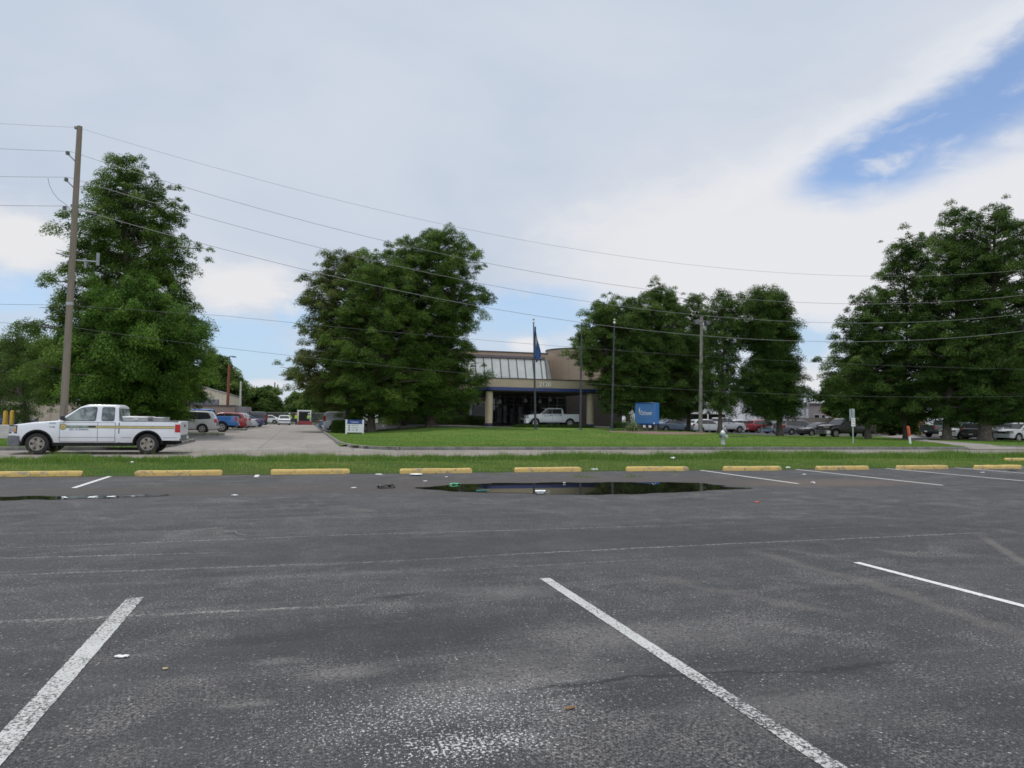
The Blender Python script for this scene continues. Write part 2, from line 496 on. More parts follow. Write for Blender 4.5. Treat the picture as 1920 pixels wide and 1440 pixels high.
# silt washed against the row of stops, and the damp rim of the puddles
c = MX(nt, MA(nt, 'MULTIPLY', SS(nt, MA(nt, 'ADD', PY_, MA(nt, 'MULTIPLY', wv, .5)), 18.35, 18.85), .42), c, (0.062, 0.050, 0.040))
damp = MA(nt, 'MAXIMUM', ell_mask(1090, 914.5, 4.3, 1.95, .45, .55), ell_mask(60, 932.5, 3.6, .75, .5, .5))
c = MX(nt, MA(nt, 'MULTIPLY', damp, .72), c, (0.021, 0.018, 0.016))
c = MX(nt, MA(nt, 'MULTIPLY', damp, SS(nt, patchn, .56, .7, 0, .5)), c, (0.10, 0.085, 0.07))
# spattered white flecks
fleck = NO(nt, P, 60, 3, 0.7)
zone = MA(nt, 'MAXIMUM', MA(nt, 'MULTIPLY', ell_mask(880, 1395, .80, .36, .98, 1.3), .8), MA(nt, 'MULTIPLY', ell_mask(840, 1335, 1.7, .8, .98, 1.0), .55))
c = MX(nt, MA(nt, 'MULTIPLY', SS(nt, MA(nt, 'ADD', fleck, MA(nt, 'MULTIPLY', zone, 0.20)), 0.67, 0.72), MA(nt, 'MULTIPLY', SS(nt, zone, 0.02, 0.2), .9)), c, (0.55, 0.55, 0.56))
setc(nt, b, 'Base Color', c)
setc(nt, b, 'Roughness', MA(nt, 'SUBTRACT', SS(nt, brk, 0.2, 0.8, 0.66, 0.92), MA(nt, 'MULTIPLY', damp, .28)))
b.inputs['Specular IOR Level'].default_value = 0.35
bump(nt, b, MA(nt, 'ADD', agg, MA(nt, 'MULTIPLY', stone, 0.4)), 0.55, 0.012)


def sheet(name, poly, z, mat_):
    mb = MB(); mb.add([(x, y, z) for x, y in poly], [tuple(range(len(poly)))])
    return kind(mb.build(name, mat_, smooth=0), 'structure')


sheet('parking_lot', [(-70, -14), (110, -14), (110, 18.92), (-70, 18.92)], 0.0, m_asph)

m_far, nt, b, P = newmat('plain_asphalt')
c, agg, st_ = asphalt_color(nt, P); setc(nt, b, 'Base Color', c); b.inputs['Roughness'].default_value = 0.85

# ---- painted lines
m_line, nt, b, P = newmat('worn_white_paint')
wear = NO(nt, P, 55, 4, 0.75); wl = NO(nt, P, 1.1, 4, 0.6)
thr = MA(nt, 'ADD', wear, MA(nt, 'MULTIPLY', MA(nt, 'SUBTRACT', wl, 0.5), 0.5))
ca, _a, _s = asphalt_color(nt, P)
pc = MX(nt, NO(nt, P, 9, 4), (0.34, 0.34, 0.33), (0.53, 0.53, 0.51))
setc(nt, b, 'Base Color', MX(nt, SS(nt, thr, 0.40, 0.49), ca, pc)); b.inputs['Roughness'].default_value = 0.8
bump(nt, b, wear, 0.4, 0.006)
m_line2, nt, b, P = newmat('clean_white_paint')
setc(nt, b, 'Base Color', MX(nt, SS(nt, NO(nt, P, 22, 4, .7), .3, .5), (0.24, .24, .235), (0.60, 0.60, 0.58))); b.inputs['Roughness'].default_value = 0.75


def stripe(x0, y0, x1, y1, wd, mat_):
    d = Vector((x1 - x0, y1 - y0)).normalized(); q = Vector((-d.y, d.x)) * wd / 2
    n = 160; mb = MB(); rows = []
    rr = random.Random(int(x0 * 100 + y0))
    for i in range(n + 1):
        t = i / n; x, y = x0 + (x1 - x0) * t, y0 + (y1 - y0) * t
        j = rr.uniform(-.002, .002); k = rr.uniform(.965, 1.02)
        rows.append([(x - q.x * k + j, y - q.y * k, 0.004), (x + q.x * k + j, y + q.y * k, 0.004)])
    mb.grid(rows); kind(mb.build('painted_line', mat_, smooth=0), 'structure')


stripe(-1.245, 6.48, -1.235, 0.6, .125, m_line); stripe(2.235, 6.36, 2.28, 0.6, .10, m_line); stripe(5.74, 6.30, 5.80, 1.0, .085, m_line2)
stripe(9.25, 6.25, 9.3, 1.0, .09, m_line2); stripe(-4.7, 6.5, -4.7, 1.0, .11, m_line)
for x, ye, m_ in ((-4.27, 16.05, m_line2), (-0.98, 18.2, m_line2), (2.02, 18.4, m_line), (11.54, 14.5, m_line2), (14.92, 13.55, m_line2), (18.4, 13.6, m_line2), (21.3, 13.5, m_line2), (24.3, 13.5, m_line2), (-7.4, 14.5, m_line2)):
    stripe(x, 18.86, x, ye, .10, m_line2 if m_ is m_line2 else m_line)

# ---- puddles
m_wat, nt, b, P = newmat('puddle_water')
b.inputs['Base Color'].default_value = (0.012, 0.011, 0.009, 1); b.inputs['Roughness'].default_value = 0.015; b.inputs['IOR'].default_value = 1.6
b.inputs['Specular IOR Level'].default_value = 0.62
rip = ND(nt, 'ShaderNodeCombineXYZ', {0: MA(nt, 'MULTIPLY', MA(nt, 'SUBTRACT', NO(nt, P, 2.0, 2), 0.5), 0.0018), 1: MA(nt, 'ADD', MA(nt, 'ADD', 0.0083, MA(nt, 'MULTIPLY', SS(nt, MA(nt, 'SUBTRACT', ND(nt, 'ShaderNodeSeparateXYZ', {0: P}).outputs[0], MA(nt, 'MULTIPLY', MA(nt, 'SUBTRACT', ND(nt, 'ShaderNodeSeparateXYZ', {0: P}).outputs[1], 14.3), .54)), 6.45, 7.15), 0.0052)), MA(nt, 'MULTIPLY', MA(nt, 'SUBTRACT', NO(nt, P, 2.7, 2), 0.5), 0.0012)), 2: 1.0})
nt.links.new(ND(nt, 'ShaderNodeVectorMath', {0: rip.outputs[0]}, operation='NORMALIZE').outputs[0], b.inputs['Normal'])
m_wet = pm('wet_mud_margin', (0.030, 0.025, 0.022), rough=0.35, var=.3, scale=6)


def puddle(pix, z=0.006):
    from mathutils.geometry import tessellate_polygon
    pts = [G(*p, z)[:2] for p in pix]
    n = len(pts); out = []
    rr = random.Random(n)
    for i in range(n):      # catmull-rom outline with a little wander
        p0, p1, p2, p3 = (np.array(pts[(i + k - 1) % n]) for k in range(4))
        for s in range(8):
            t = s / 8
            q = 0.5 * (2 * p1 + (p2 - p0) * t + (2 * p0 - 5 * p1 + 4 * p2 - p3) * t * t + (3 * p1 - p0 - 3 * p2 + p3) * t ** 3)
            out.append((q[0] + rr.uniform(-.03, .03), q[1] + rr.uniform(-.02, .02)))
    mb = MB(); mb.add([(x, y, z) for x, y in out], [tuple(range(len(out)))])
    kind(mb.build('puddle_water', m_wat, smooth=0), 'structure')


puddle([(778, 914.5), (806, 912.6), (832, 910.2), (868, 907.6), (900, 907), (934, 905.2), (990, 905.6), (1040, 904.2), (1100, 904.8), (1150, 903.8), (1200, 904.4), (1250, 903.9), (1290, 905), (1318, 905.6), (1336, 908.5), (1362, 910.5), (1352, 912.2), (1395, 914.2), (1412, 915.0), (1370, 917.4), (1330, 918.6), (1306, 921), (1262, 923), (1226, 924), (1196, 926.2), (1150, 926.4), (1112, 927.4), (1060, 926.4), (1010, 925.8), (976, 923.8), (930, 923.6), (880, 922), (846, 920.8), (826, 918.4), (800, 917)])
puddle([(-200, 935), (-60, 931), (10, 931.5), (60, 929.6), (120, 930.6), (180, 929), (230, 929.4), (270, 927.6), (318, 927.3), (286, 930.4), (240, 931.6), (200, 934), (150, 934.2), (100, 936.6), (60, 935.6), (10, 938), (-60, 938), (-200, 942)])

# ---- street, gutter, driveway
def concrete(name, col, sxl, syl, ox=0.0, oy=0.0, jw=0.02, stain=(0.12, 0.10, 0.085)):
    m, nt, b, P = newmat(name)
    s = ND(nt, 'ShaderNodeSeparateXYZ', {0: P})
    x = MA(nt, 'ADD', s.outputs[0], ox); y = MA(nt, 'ADD', s.outputs[1], oy)
    x = MA(nt, 'ADD', x, MA(nt, 'MULTIPLY', MA(nt, 'SUBTRACT', NO(nt, P, 1.5, 3), .5), .05))
    def joint(v, period):
        f = MA(nt, 'ABSOLUTE', MA(nt, 'SUBTRACT', MA(nt, 'FRACT', MA(nt, 'DIVIDE', v, period)), 0.5))
        return SS(nt, f, 0.5 - jw / period, 0.5 - jw * .4 / period)
    j = MA(nt, 'MAXIMUM', joint(x, sxl), joint(y, syl))
    slab = ND(nt, 'ShaderNodeTexWhiteNoise', {0: ND(nt, 'ShaderNodeCombineXYZ', {0: MA(nt, 'FLOOR', MA(nt, 'DIVIDE', MA(nt, 'ADD', x, sxl / 2), sxl)), 1: MA(nt, 'FLOOR', MA(nt, 'DIVIDE', MA(nt, 'ADD', y, syl / 2), syl)), 2: 0.0}).outputs[0]}).outputs[0]
    c = MX(nt, slab, tuple(k * .86 for k in col), tuple(k * 1.1 for k in col))
    c = MX(nt, SS(nt, NO(nt, P, .7, 6, .65, .6), .4, .75, 0, .55), c, stain)
    c = MX(nt, SS(nt, NO(nt, P, 14, 4, .7), .45, .75, 0, .35), c, tuple(k * 1.35 for k in col))
    c = MX(nt, MA(nt, 'MULTIPLY', j, .85), c, (0.028, 0.025, 0.02))
    # wandering crack
    cr_ = MA(nt, 'ABSOLUTE', MA(nt, 'SUBTRACT', NO(nt, P, .35, 6, .6), .5))
    c = MX(nt, SS(nt, cr_, .006, .001, 0, .7), c, (0.035, 0.03, 0.027))
    setc(nt, b, 'Base Color', c); b.inputs['Roughness'].default_value = 0.88
    bump(nt, b, NO(nt, P, 60, 4, .7), .25, .006)
    return m


m_road = concrete('street_concrete', (0.215, 0.185, 0.160), 6.1, 6.4, 2.0, -27.8 + 6.4 * .5)
m_gut = concrete('gutter_concrete', (0.230, 0.215, 0.195), 6.1, 40, 2.0, 0)
m_drive = concrete('drive_concrete', (0.235, 0.215, 0.195), 4.0, 6.0, 1.7, 0)
m_kerb = pm('kerb_concrete', (0.155, 0.146, 0.133), .85, var=.25, scale=3, bmp=.4, dirt=(0.09, 0.085, 0.075))
sheet('street', [(-90, 23.5), (140, 23.5), (140, 31.0), (-90, 31.0)], 0.0, m_road)
sheet('gutter', [(-90, 31.0), (140, 31.0), (140, 31.8), (-90, 31.8)], 0.002, m_gut)
sheet('driveway', [(-5.6, 31.8), (4.2, 31.8), (2.0, 37.2), (2.0, 119), (-5.6, 119)], 0.004, m_drive)
sheet('side_parking_lot', [(-80, 42.5), (-5.6, 42.5), (-5.6, 119), (-80, 119)], 0.003, m_drive)
sheet('crossing_lot', [(2.0, 67), (9, 67), (9, 119), (2.0, 119)], 0.003, m_far)
sheet('rear_parking_lot', [(36, 61), (140, 46), (140, 150), (36, 150)], -0.06, m_far)

# ---- base ground
m_base, nt, b, P = newmat('distant_ground')
setc(nt, b, 'Base Color', MX(nt, NO(nt, P, .15, 5), (0.05, 0.085, 0.025), (0.10, 0.10, 0.06))); b.inputs['Roughness'].default_value = .95
sheet('ground', [(-900, -300), (900, -300), (900, 1400), (-900, 1400)], -0.25, m_base)

# ---- grass ground sheets
def grass_mat(name, a, b_, yel, sc=1.0):
    m, nt, b, P = newmat(name)
    c = MX(nt, SS(nt, NO(nt, P, 1.3 * sc, 6, .65), .3, .7), a, b_)
    c = MX(nt, SS(nt, NO(nt, P, .35 * sc, 5, .65, .4), .46, .70, 0, .75), c, yel)
    c = MX(nt, SS(nt, NO(nt, P, 45, 4, .7), .35, .7, 0, .7), c, tuple(k * .35 for k in a))
    setc(nt, b, 'Base Color', c); b.inputs['Roughness'].default_value = .95; b.inputs['Specular IOR Level'].default_value = .1
    bump(nt, b, NO(nt, P, 30, 5, .7), .9, .05)
    return m


m_lawn = grass_mat('mown_lawn', (0.090, 0.170, 0.030), (0.145, 0.245, 0.048), (0.23, 0.26, 0.07))
m_verge = grass_mat('verge_soil_grass', (0.050, 0.095, 0.020), (0.085, 0.145, 0.03), (0.13, 0.115, 0.05))


def terrain(name, x0, x1, y0, y1, step, fn, mat_, inside=None):
    xs = np.linspace(x0, x1, max(2, int((x1 - x0) / step) + 1)); ys = np.linspace(y0, y1, max(2, int((y1 - y0) / step) + 1))
    mb = MB(); rows = [[(x, y, fn(x, y)) for x in xs] for y in ys]
    mb.grid(rows)
    if inside:
        keep = [i for i, f in enumerate(mb.f) if inside(sum(mb.v[k][0] for k in f) / 4, sum(mb.v[k][1] for k in f) / 4)]
        mb.f = [mb.f[i] for i in keep]; mb.m = [mb.m[i] for i in keep]
    return kind(mb.build(name, mat_, smooth=60), 'structure')


def vz(x, y):
    return 0.005 + 0.05 * sst(y, 18.9, 20.0) + 0.02 * math.sin(x * 1.7 + y) * sst(y, 19, 20)


terrain('verge', -60, 120, 18.9, 24.7, .6, vz, m_verge)


def main_right_edge(y):     # where the lawn meets the drive on its far side
    return np.interp(y, [31.9, 40.6, 52, 60, 66], [37.0, 43.5, 52.5, 58, 62])


def kerb_corner(y):         # the lawn's rounded corner at the driveway
    return np.interp(y, [31.9, 33, 34.5, 36.5, 39], [4.2, 3.1, 2.5, 2.15, 2.05])


terrain('lawn', 1.9, 63, 31.95, 67.2, .45, T, m_lawn, lambda x, y: kerb_corner(y) - .2 < x < main_right_edge(y) + .3)
lz = lambda x, y: 0.12
terrain('lawn', -70, -5.6, 31.95, 42.2, 1.0, lz, m_lawn)
terrain('lawn', 41, 130, 31.95, 48, 1.0, lambda x, y: 0.10, m_lawn, lambda x, y: x > np.interp(y, [32, 34.3, 36.9, 45.4, 51], [46, 42.2, 44.4, 48.5, 54]))

# kerbs
def kerb_path(pts, h=.15, wd=.16, zf=None):
    mb = MB(); rows = []
    pts = [Vector((p[0], p[1], 0)) for p in pts]
    for i, p in enumerate(pts):
        d = (pts[min(i + 1, len(pts) - 1)] - pts[max(i - 1, 0)]).normalized(); q = Vector((-d.y, d.x, 0)) * wd / 2
        jz = random.uniform(-.006, .006)
        z1 = h + jz
        a, b_ = p - q, p + q
        rows.append([(a.x, a.y, -.05), (a.x, a.y, z1 - .02), (a.x + q.x * .25, a.y + q.y * .25, z1), (b_.x - q.x * .25, b_.y - q.y * .25, z1), (b_.x, b_.y, z1 - .02), (b_.x, b_.y, -.05)])
    mb.grid(rows)
    return kind(mb.build('kerb', m_kerb, smooth=50), 'structure')


def dense(pts, step=1.5):
    out = []
    for a, b_ in zip(pts[:-1], pts[1:]):
        n = max(1, int(math.dist(a, b_) / step))
        out += [(a[0] + (b_[0] - a[0]) * k / n, a[1] + (b_[1] - a[1]) * k / n) for k in range(n)]
    return out + [pts[-1]]


kerb_path(dense([(4.3, 31.88), (36.9, 31.88)]))
kerb_path(dense([(4.3, 31.88), (3.6, 32.2), (3.0, 33), (2.5, 34.5), (2.15, 36.5), (2.02, 39), (2.0, 66)]))
kerb_path(dense([(-70, 31.88), (-8.0, 31.88), (-6.6, 32.4), (-5.8, 33.5), (-5.55, 35.5), (-5.5, 42)]))
kerb_path(dense([(46.2, 31.88), (130, 31.88)]))
kerb_path(dense([(46.2, 31.9), (43.0, 33.6), (42.4, 34.6), (44.4, 36.9), (48.5, 45.4), (54, 51)]), h=.14)
# planted islands of the side lot
for (xa, xb, ya, yb) in ((-30, -5.3, 53.6, 56.2), (-22, -4.9, 70.5, 73.0)):
    mb = MB(); mb.box(xa, xb - .16, ya + .16, yb - .16, -.02, .13)
    kind(mb.build('lawn', m_lawn, smooth=0), 'structure')
    kerb_path(dense([(xa, ya), (xb - .8, ya), (xb - .2, ya + .3), (xb, ya + 1), (xb, yb - .6), (xb - .5, yb), (xa, yb)]), h=.15)
# drive to the rear lot
mb = MB(); rows = []
for t in np.linspace(0, 1, 40):
    y = 31.8 + t * 32
    xl = float(main_right_edge(y)); xr = float(np.interp(y, [31.8, 34.3, 36.9, 45.4, 51, 64], [46, 42.6, 44.6, 48.7, 54.2, 66]))
    rows.append([(xl + (xr - xl) * k / 4 - .02, y, max(T(xl + (xr - xl) * k / 4, y) if k < 3 else .10, .0) * sst(t, 0, .12) + .03) for k in range(5)])
mb.grid(rows); kind(mb.build('rear_lot_driveway', m_drive, smooth=60), 'structure')
# bark mulch under the sign, forecourt under the canopy
m_mulch = pm('bark_mulch', (0.17, 0.115, 0.085), .95, var=.45, scale=9, bmp=.8, bscale=25, dirt=(0.10, 0.11, 0.05))
mb = MB(); rows = []
cx_, cy_ = 29.0, 53.2
ang_ = np.linspace(0, 2 * PI, 41)[:-1]
rad_ = [1 + .18 * math.sin(3 * a + 1) + .12 * math.sin(5 * a) + random.uniform(-.08, .08) for a in ang_]
for k in (0.02, .35, .7, 1):
    rows.append([(cx_ + 4.4 * k * q * math.cos(a), cy_ + 3.2 * k * q * math.sin(a), T(cx_ + 4.4 * k * q * math.cos(a), cy_ + 3.2 * k * q * math.sin(a)) + .035 * (1.25 - k)) for a, q in zip(ang_, rad_)])
mb.grid(rows, closed=True); kind(mb.build('mulch_bed', m_mulch, smooth=60), 'structure')
sheet('forecourt', [(9, 66.4), (36, 66.4), (36, 79.4), (9, 79.4)], 0.625, m_far)
mb = MB(); mb.box(8.9, 36.1, 66.2, 66.4, .2, .66); kind(mb.build('kerb', m_kerb, bevel=.02), 'structure')
mb = MB(); mb.box(9.0, 36.0, 66.6, 120, -.3, .61); kind(mb.build('building_pad', m_kerb, smooth=0), 'structure')

# ------------------------------------------------------------------ grass blades
def leaf_mat(name, dark, mid, light, trans=.35, rough=.6):
    m, nt, b, P = newmat(name)
    at = ND(nt, 'ShaderNodeAttribute', attribute_name='tone')
    t = at.outputs['Fac']
    c = MX(nt, SS(nt, t, 0.0, 0.5), dark, mid); c = MX(nt, SS(nt, t, 0.5, 1.0), c, light)
    setc(nt, b, 'Base Color', c); b.inputs['Roughness'].default_value = rough; b.inputs['Specular IOR Level'].default_value = .12
    tr = ND(nt, 'ShaderNodeBsdfTranslucent', {0: c})
    mx = ND(nt, 'ShaderNodeMixShader', {0: trans, 1: b.outputs[0], 2: tr.outputs[0]})
    nt.links.new(mx.outputs[0], nt.nodes['Material Output'].inputs[0])
    return m


m_blade = leaf_mat('grass_blades', (0.066, 0.125, 0.022), (0.140, 0.250, 0.044), (0.30, 0.34, 0.11))


def wave(x, y):  # slow ripple of tone and height
    return (np.sin(x * .9 + 1.3) + np.sin(x * 2.3 + y * 1.1) + np.sin(x * .37 + y * .8 + 2) + np.sin(x * 5.1 + y * 3)) / 4


def blades(name, xy, zf, hmin, hmax, wd, tone, seed, lean=.45, heights=None):
    g = np.random.default_rng(seed); n = len(xy)
    z = np.array([zf(x, y) for x, y in xy])
    h = heights if heights is not None else g.uniform(hmin, hmax, n)
    a = g.uniform(0, 2 * PI, n); la = g.uniform(0, 2 * PI, n); ll = g.uniform(0, lean, n) * h
    bx, by = np.cos(a) * wd / 2, np.sin(a) * wd / 2
    p0 = np.stack([xy[:, 0] - bx, xy[:, 1] - by, z - .01], 1); p1 = np.stack([xy[:, 0] + bx, xy[:, 1] + by, z - .01], 1)
    tip = np.stack([xy[:, 0] + np.cos(la) * ll, xy[:, 1] + np.sin(la) * ll, z + h], 1)
    co = np.stack([p0, p1, tip], 1).reshape(-1, 3)
    o = rawmesh(name, co, np.arange(3 * n), 3, [m_blade], attrs={'tone': np.clip(tone + g.normal(0, .15, n), 0, 1)})
    return kind(o, 'stuff')


g = np.random.default_rng(3)
# near half of the verge: short and yellow-green; far half: long and darker
n = 70000
xy = np.stack([g.uniform(-14, 46, n), g.uniform(18.62, 22.6, n)], 1)
edge_ = 18.86 + .16 * wave(xy[:, 0] * 2.1, xy[:, 0] * .7); xy = xy[xy[:, 1] > edge_ + .2 * g.random(n)]
xy = xy[(wave(xy[:, 0] * 1.3 + 4, xy[:, 1] * 2) < .45) | (g.random(len(xy)) < .35)]
wv_ = wave(xy[:, 0], xy[:, 1])
blades('verge_grass', xy, vz, 0, 0, .018, np.clip(.62 + .30 * wv_ + .5 * (g.random(len(xy)) < .10), 0, 1), 1, .7, heights=np.clip(.04 + .045 * g.random(len(xy)) + .04 * wv_, .015, .2))
n = 70000
xy = np.stack([g.uniform(-16, 60, n), 24.75 - np.abs(g.normal(0, .95, n))], 1)
xy = xy[xy[:, 1] > 21.4]
wv_ = wave(xy[:, 0] * .8, xy[:, 1])
taper = np.interp(xy[:, 0], [-16, 2, 10, 60], [.55, .75, 1, 1])
blades('long_verge_grass', xy, vz, 0, 0, .02, np.clip(.36 + .24 * wv_ + .45 * (g.random(len(xy)) < .08), 0, 1), 2, .6, heights=np.clip((.12 + .15 * g.random(len(xy)) + .16 * wv_ + .08 * wave(xy[:, 0] * 3.1, xy[:, 1])) * taper, .04, .55))
# tufts at the street edge and seed heads
n = 900
xs_ = g.uniform(-8, 40, n); xy = np.stack([xs_, 24.2 + g.normal(0, .35, n)], 1)
blades('seed_stalks', xy, vz, .3, .55, .012, np.full(n, .85), 5, .35)
# lawn turf
n = 120000
xy = np.stack([g.uniform(2.2, 52, n), 32.0 + 26 * g.random(n) ** 1.7], 1)
keep = (xy[:, 0] > kerb_corner(xy[:, 1]) + .05) & (xy[:, 0] < main_right_edge(xy[:, 1]) - .1)
keep &= ~((((xy[:, 0] - cx_) / 4.6) ** 2 + ((xy[:, 1] - cy_) / 3.4) ** 2) < 1)
xy = xy[keep]; wv_ = wave(xy[:, 0] * .5, xy[:, 1] * .7)
blades('lawn_grass', xy, T, 0, 0, .022, np.clip(.48 + .28 * wv_ + .4 * (g.random(len(xy)) < .06), 0, 1), 4, .7, heights=np.clip(.045 + .03 * g.random(len(xy)) + .012 * wv_, .02, .1))
n = 26000
xy = np.stack([g.uniform(-22, -5.6, n), 32.0 + 10 * g.random(n) ** 1.5], 1)
blades('lawn_grass', xy, lz, .04, .09, .022, .48 + .2 * wave(xy[:, 0], xy[:, 1]), 6, .7)
n = 26000
xy = np.stack([g.uniform(42, 75, n), 32.0 + 15 * g.random(n) ** 1.4], 1)
xy = xy[xy[:, 0] > np.interp(xy[:, 1], [32, 34.3, 36.9, 45.4, 51], [46, 42.3, 44.5, 48.6, 54]) + .15]
blades('lawn_grass', xy, lambda x, y: .1, .04, .08, .022, .46 + .2 * wave(xy[:, 0], xy[:, 1]), 8, .7)
# weeds in the asphalt joint along the stops
xy = []
for px, py in ((1082, 893), (1090, 895), (1105, 896), (1180, 895), (1190, 894), (470, 889), (250, 893), (930, 890), (1260, 886), (1470, 882), (1560, 880)):
    p = G(px, py); xy += [(p[0] + g.normal(0, .12), p[1] + g.normal(0, .06)) for _ in range(40)]
xy = np.array(xy); blades('joint_weeds', xy, lambda x, y: .0, .03, .09, .012, np.full(len(xy), .45), 9, .9)

# ------------------------------------------------------------------ trees
m_bark = pm('cypress_bark', (0.105, 0.085, 0.068), .95, var=.35, scale=5, bmp=.9, bscale=14)
m_bark2 = pm('pale_bark', (0.15, 0.13, 0.11), .95, var=.3, scale=5, bmp=.8, bscale=14)
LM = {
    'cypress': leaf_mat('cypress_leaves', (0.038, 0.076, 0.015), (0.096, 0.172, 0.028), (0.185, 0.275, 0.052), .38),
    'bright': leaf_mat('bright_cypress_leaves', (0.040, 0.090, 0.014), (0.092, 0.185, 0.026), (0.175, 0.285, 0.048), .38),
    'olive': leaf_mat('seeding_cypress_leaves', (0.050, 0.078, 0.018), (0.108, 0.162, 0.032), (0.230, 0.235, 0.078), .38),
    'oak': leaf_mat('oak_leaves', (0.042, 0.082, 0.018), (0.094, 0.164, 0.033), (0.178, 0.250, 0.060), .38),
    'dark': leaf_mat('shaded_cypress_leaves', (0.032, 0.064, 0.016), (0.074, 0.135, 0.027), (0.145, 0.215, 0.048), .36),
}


def tree(name, label, px, dep, base_z, prof, mat_key, seed, trunk_r=.4, limbs=70, per=3, leaves=230, leaf=(.15, .027), clump=(.26, .78), cat='tree', group=None,
         squash=.55, droop=.42, bark=None, trunk_px=None, depth_k=.9, lean=0.0):
    """prof: (py, left px, right px) about the axis at px; becomes a crown of limbs carrying leaf sprays at distance dep"""
    g = np.random.default_rng(seed)
    mpp = dep / FPX
    mid = PD(px, 780, dep)
    bx, by = (PD(trunk_px, 790, dep)[:2] if trunk_px else mid[:2])
    root = empty(name, (bx, by, base_z), 0, label, cat, group)
    lat = np.array([cr[0], cr[1]]); lat = lat / np.linalg.norm(lat)
    zs = np.array([PD(px, p[0], dep)[2] for p in prof]); Ls = np.array([p[1] for p in prof]) * mpp; Rs = np.array([p[2] for p in prof]) * mpp
    o = np.argsort(zs); zs, Ls, Rs = zs[o], Ls[o], Rs[o]
    ztop, zbot = zs[-1], zs[0]
    ax0 = np.array([mid[0] - bx, mid[1] - by])

    def rad(h, az_):
        c = math.cos(az_); l, r_ = np.interp(h, zs, Ls), np.interp(h, zs, Rs); m_ = .5 * (l + r_) * depth_k
        return m_ + (r_ - m_) * c * c if c > 0 else m_ + (l - m_) * c * c

    limbs = int(limbs * 1.35)
    C, CR, CD = [], [], []
    tb = MB()
    zt = ztop - .4
    pts = []; rr = []
    nseg = 9
    for i in range(nseg + 1):
        t = i / nseg; h = base_z - .15 + (zt - base_z + .15) * t
        k = sst(t, 0, .7)
        wob_ = .25 * math.sin(t * 7 + seed) * t
        pts.append((ax0[0] * k + lat[0] * wob_, ax0[1] * k + lat[1] * wob_, h - base_z)); rr.append(max(.03, trunk_r * (1 - t) ** .8))
    rr[0] = trunk_r * 1.55
    pts.insert(1, (pts[0][0], pts[0][1], .45)); rr.insert(1, trunk_r * 1.18)
    tb.tube(pts, rr, 12)
    ph = np.array([p[2] for p in pts]); pxs = np.array([p[0] for p in pts]); pys = np.array([p[1] for p in pts])
    for i in range(limbs):
        u_ = (i + g.random()) / limbs
        h = zbot + (ztop - zbot) * u_
        az_ = i * 2.39996 + g.normal(0, .35)
        R_ = max(.4, rad(h, az_) * g.uniform(.74, 1.07))
        hh = h - base_z
        d2 = lat * math.cos(az_) + np.array([-lat[1], lat[0]]) * math.sin(az_)
        hs = max(hh - .25 * R_, min(hh, .9))
        s0 = np.array([np.interp(hs, ph, pxs), np.interp(hs, ph, pys)])
        ec = ax0 + d2 * R_
        e = np.array([ec[0], ec[1], hh])
        st = np.array([s0[0], s0[1], hs])
        midp = st * .45 + e * .55 + np.array([0, 0, .14 * R_ * g.uniform(.2, 1)])
        lr = min(.11, .02 + .016 * R_)
        tb.tube([st, midp, e], [lr, lr * .6, .012], 5, cap=False)
        nc = max(2, int(round(2.15 * per * (R_ / 4.5) ** .75)))
        for k in range(nc):
            f_ = 1 - (k + g.random() * .6) / (nc + .7) * .86
            q = (st * (1 - f_) ** 2 + 2 * midp * f_ * (1 - f_) + e * f_ * f_)
            cr_ = (clump[0] + (clump[1] - clump[0]) * g.random() ** 1.4) * (0.8 + .35 * min(1, R_ / 5))
            if k == 0:
                q = q - np.array([d2[0], d2[1], 0]) * cr_ * .3
            q = q + np.array([g.normal(0, .5), g.normal(0, .5), g.normal(0, .42)]) * (1 if k else .5)
            C.append(q); CR.append(cr_); CD.append([d2[0], d2[1], 0])
    C = np.array(C); CR = np.array(CR); CD = np.array(CD)
    nl = np.maximum(20, (leaves * 2.7 * (CR / .8) ** 1.8).astype(int))
    idx = np.repeat(np.arange(len(C)), nl); n = len(idx)
    v = g.normal(0, 1, (n, 3)); v /= np.linalg.norm(v, axis=1)[:, None]
    rr_ = g.random(n) ** .45 * (1 + .13 * np.abs(g.normal(0, 1, n)))
    off = v * (rr_ * CR[idx])[:, None] * np.array([1.0, 1.0, squash])
    hd = np.hypot(off[:, 0], off[:, 1])
    off[:, 2] -= droop * hd ** 2 / CR[idx]
    p = C[idx] + off
    axd = v * np.array([.55, .55, .15]) + CD[idx] * .6 + g.normal(0, .55, (n, 3)) * np.array([1, 1, .7]); axd[:, 2] -= droop * 1.1
    axd /= np.linalg.norm(axd, axis=1)[:, None]
    nrm = g.normal(0, .5, (n, 3)) + v * .6 + np.array([0, 0, .8])
    sd = np.cross(axd, nrm); sd /= np.maximum(1e-6, np.linalg.norm(sd, axis=1))[:, None]
    Lf = leaf[0] * g.uniform(.45, 1.6, n)[:, None]; Wf = leaf[1] * g.uniform(.7, 1.3, n)[:, None]
    a = p - axd * Lf * .5; b_ = p + sd * Wf; c_ = p + axd * Lf * .5; d_ = p - sd * Wf
    co = np.stack([a, b_, c_, d_], 1).reshape(-1, 3)
    co[:, 2] = np.maximum(co[:, 2], .05)
    ct = g.normal(.42, .21, len(C))
    tone = np.clip(ct[idx] + g.normal(0, .22, n), 0, 1)
    tb.build('trunk', bark or m_bark, root, smooth=50, fix=False)
    rawmesh('crown', co, np.arange(4 * n), 4, [LM[mat_key]], root, attrs={'tone': tone})
    return root


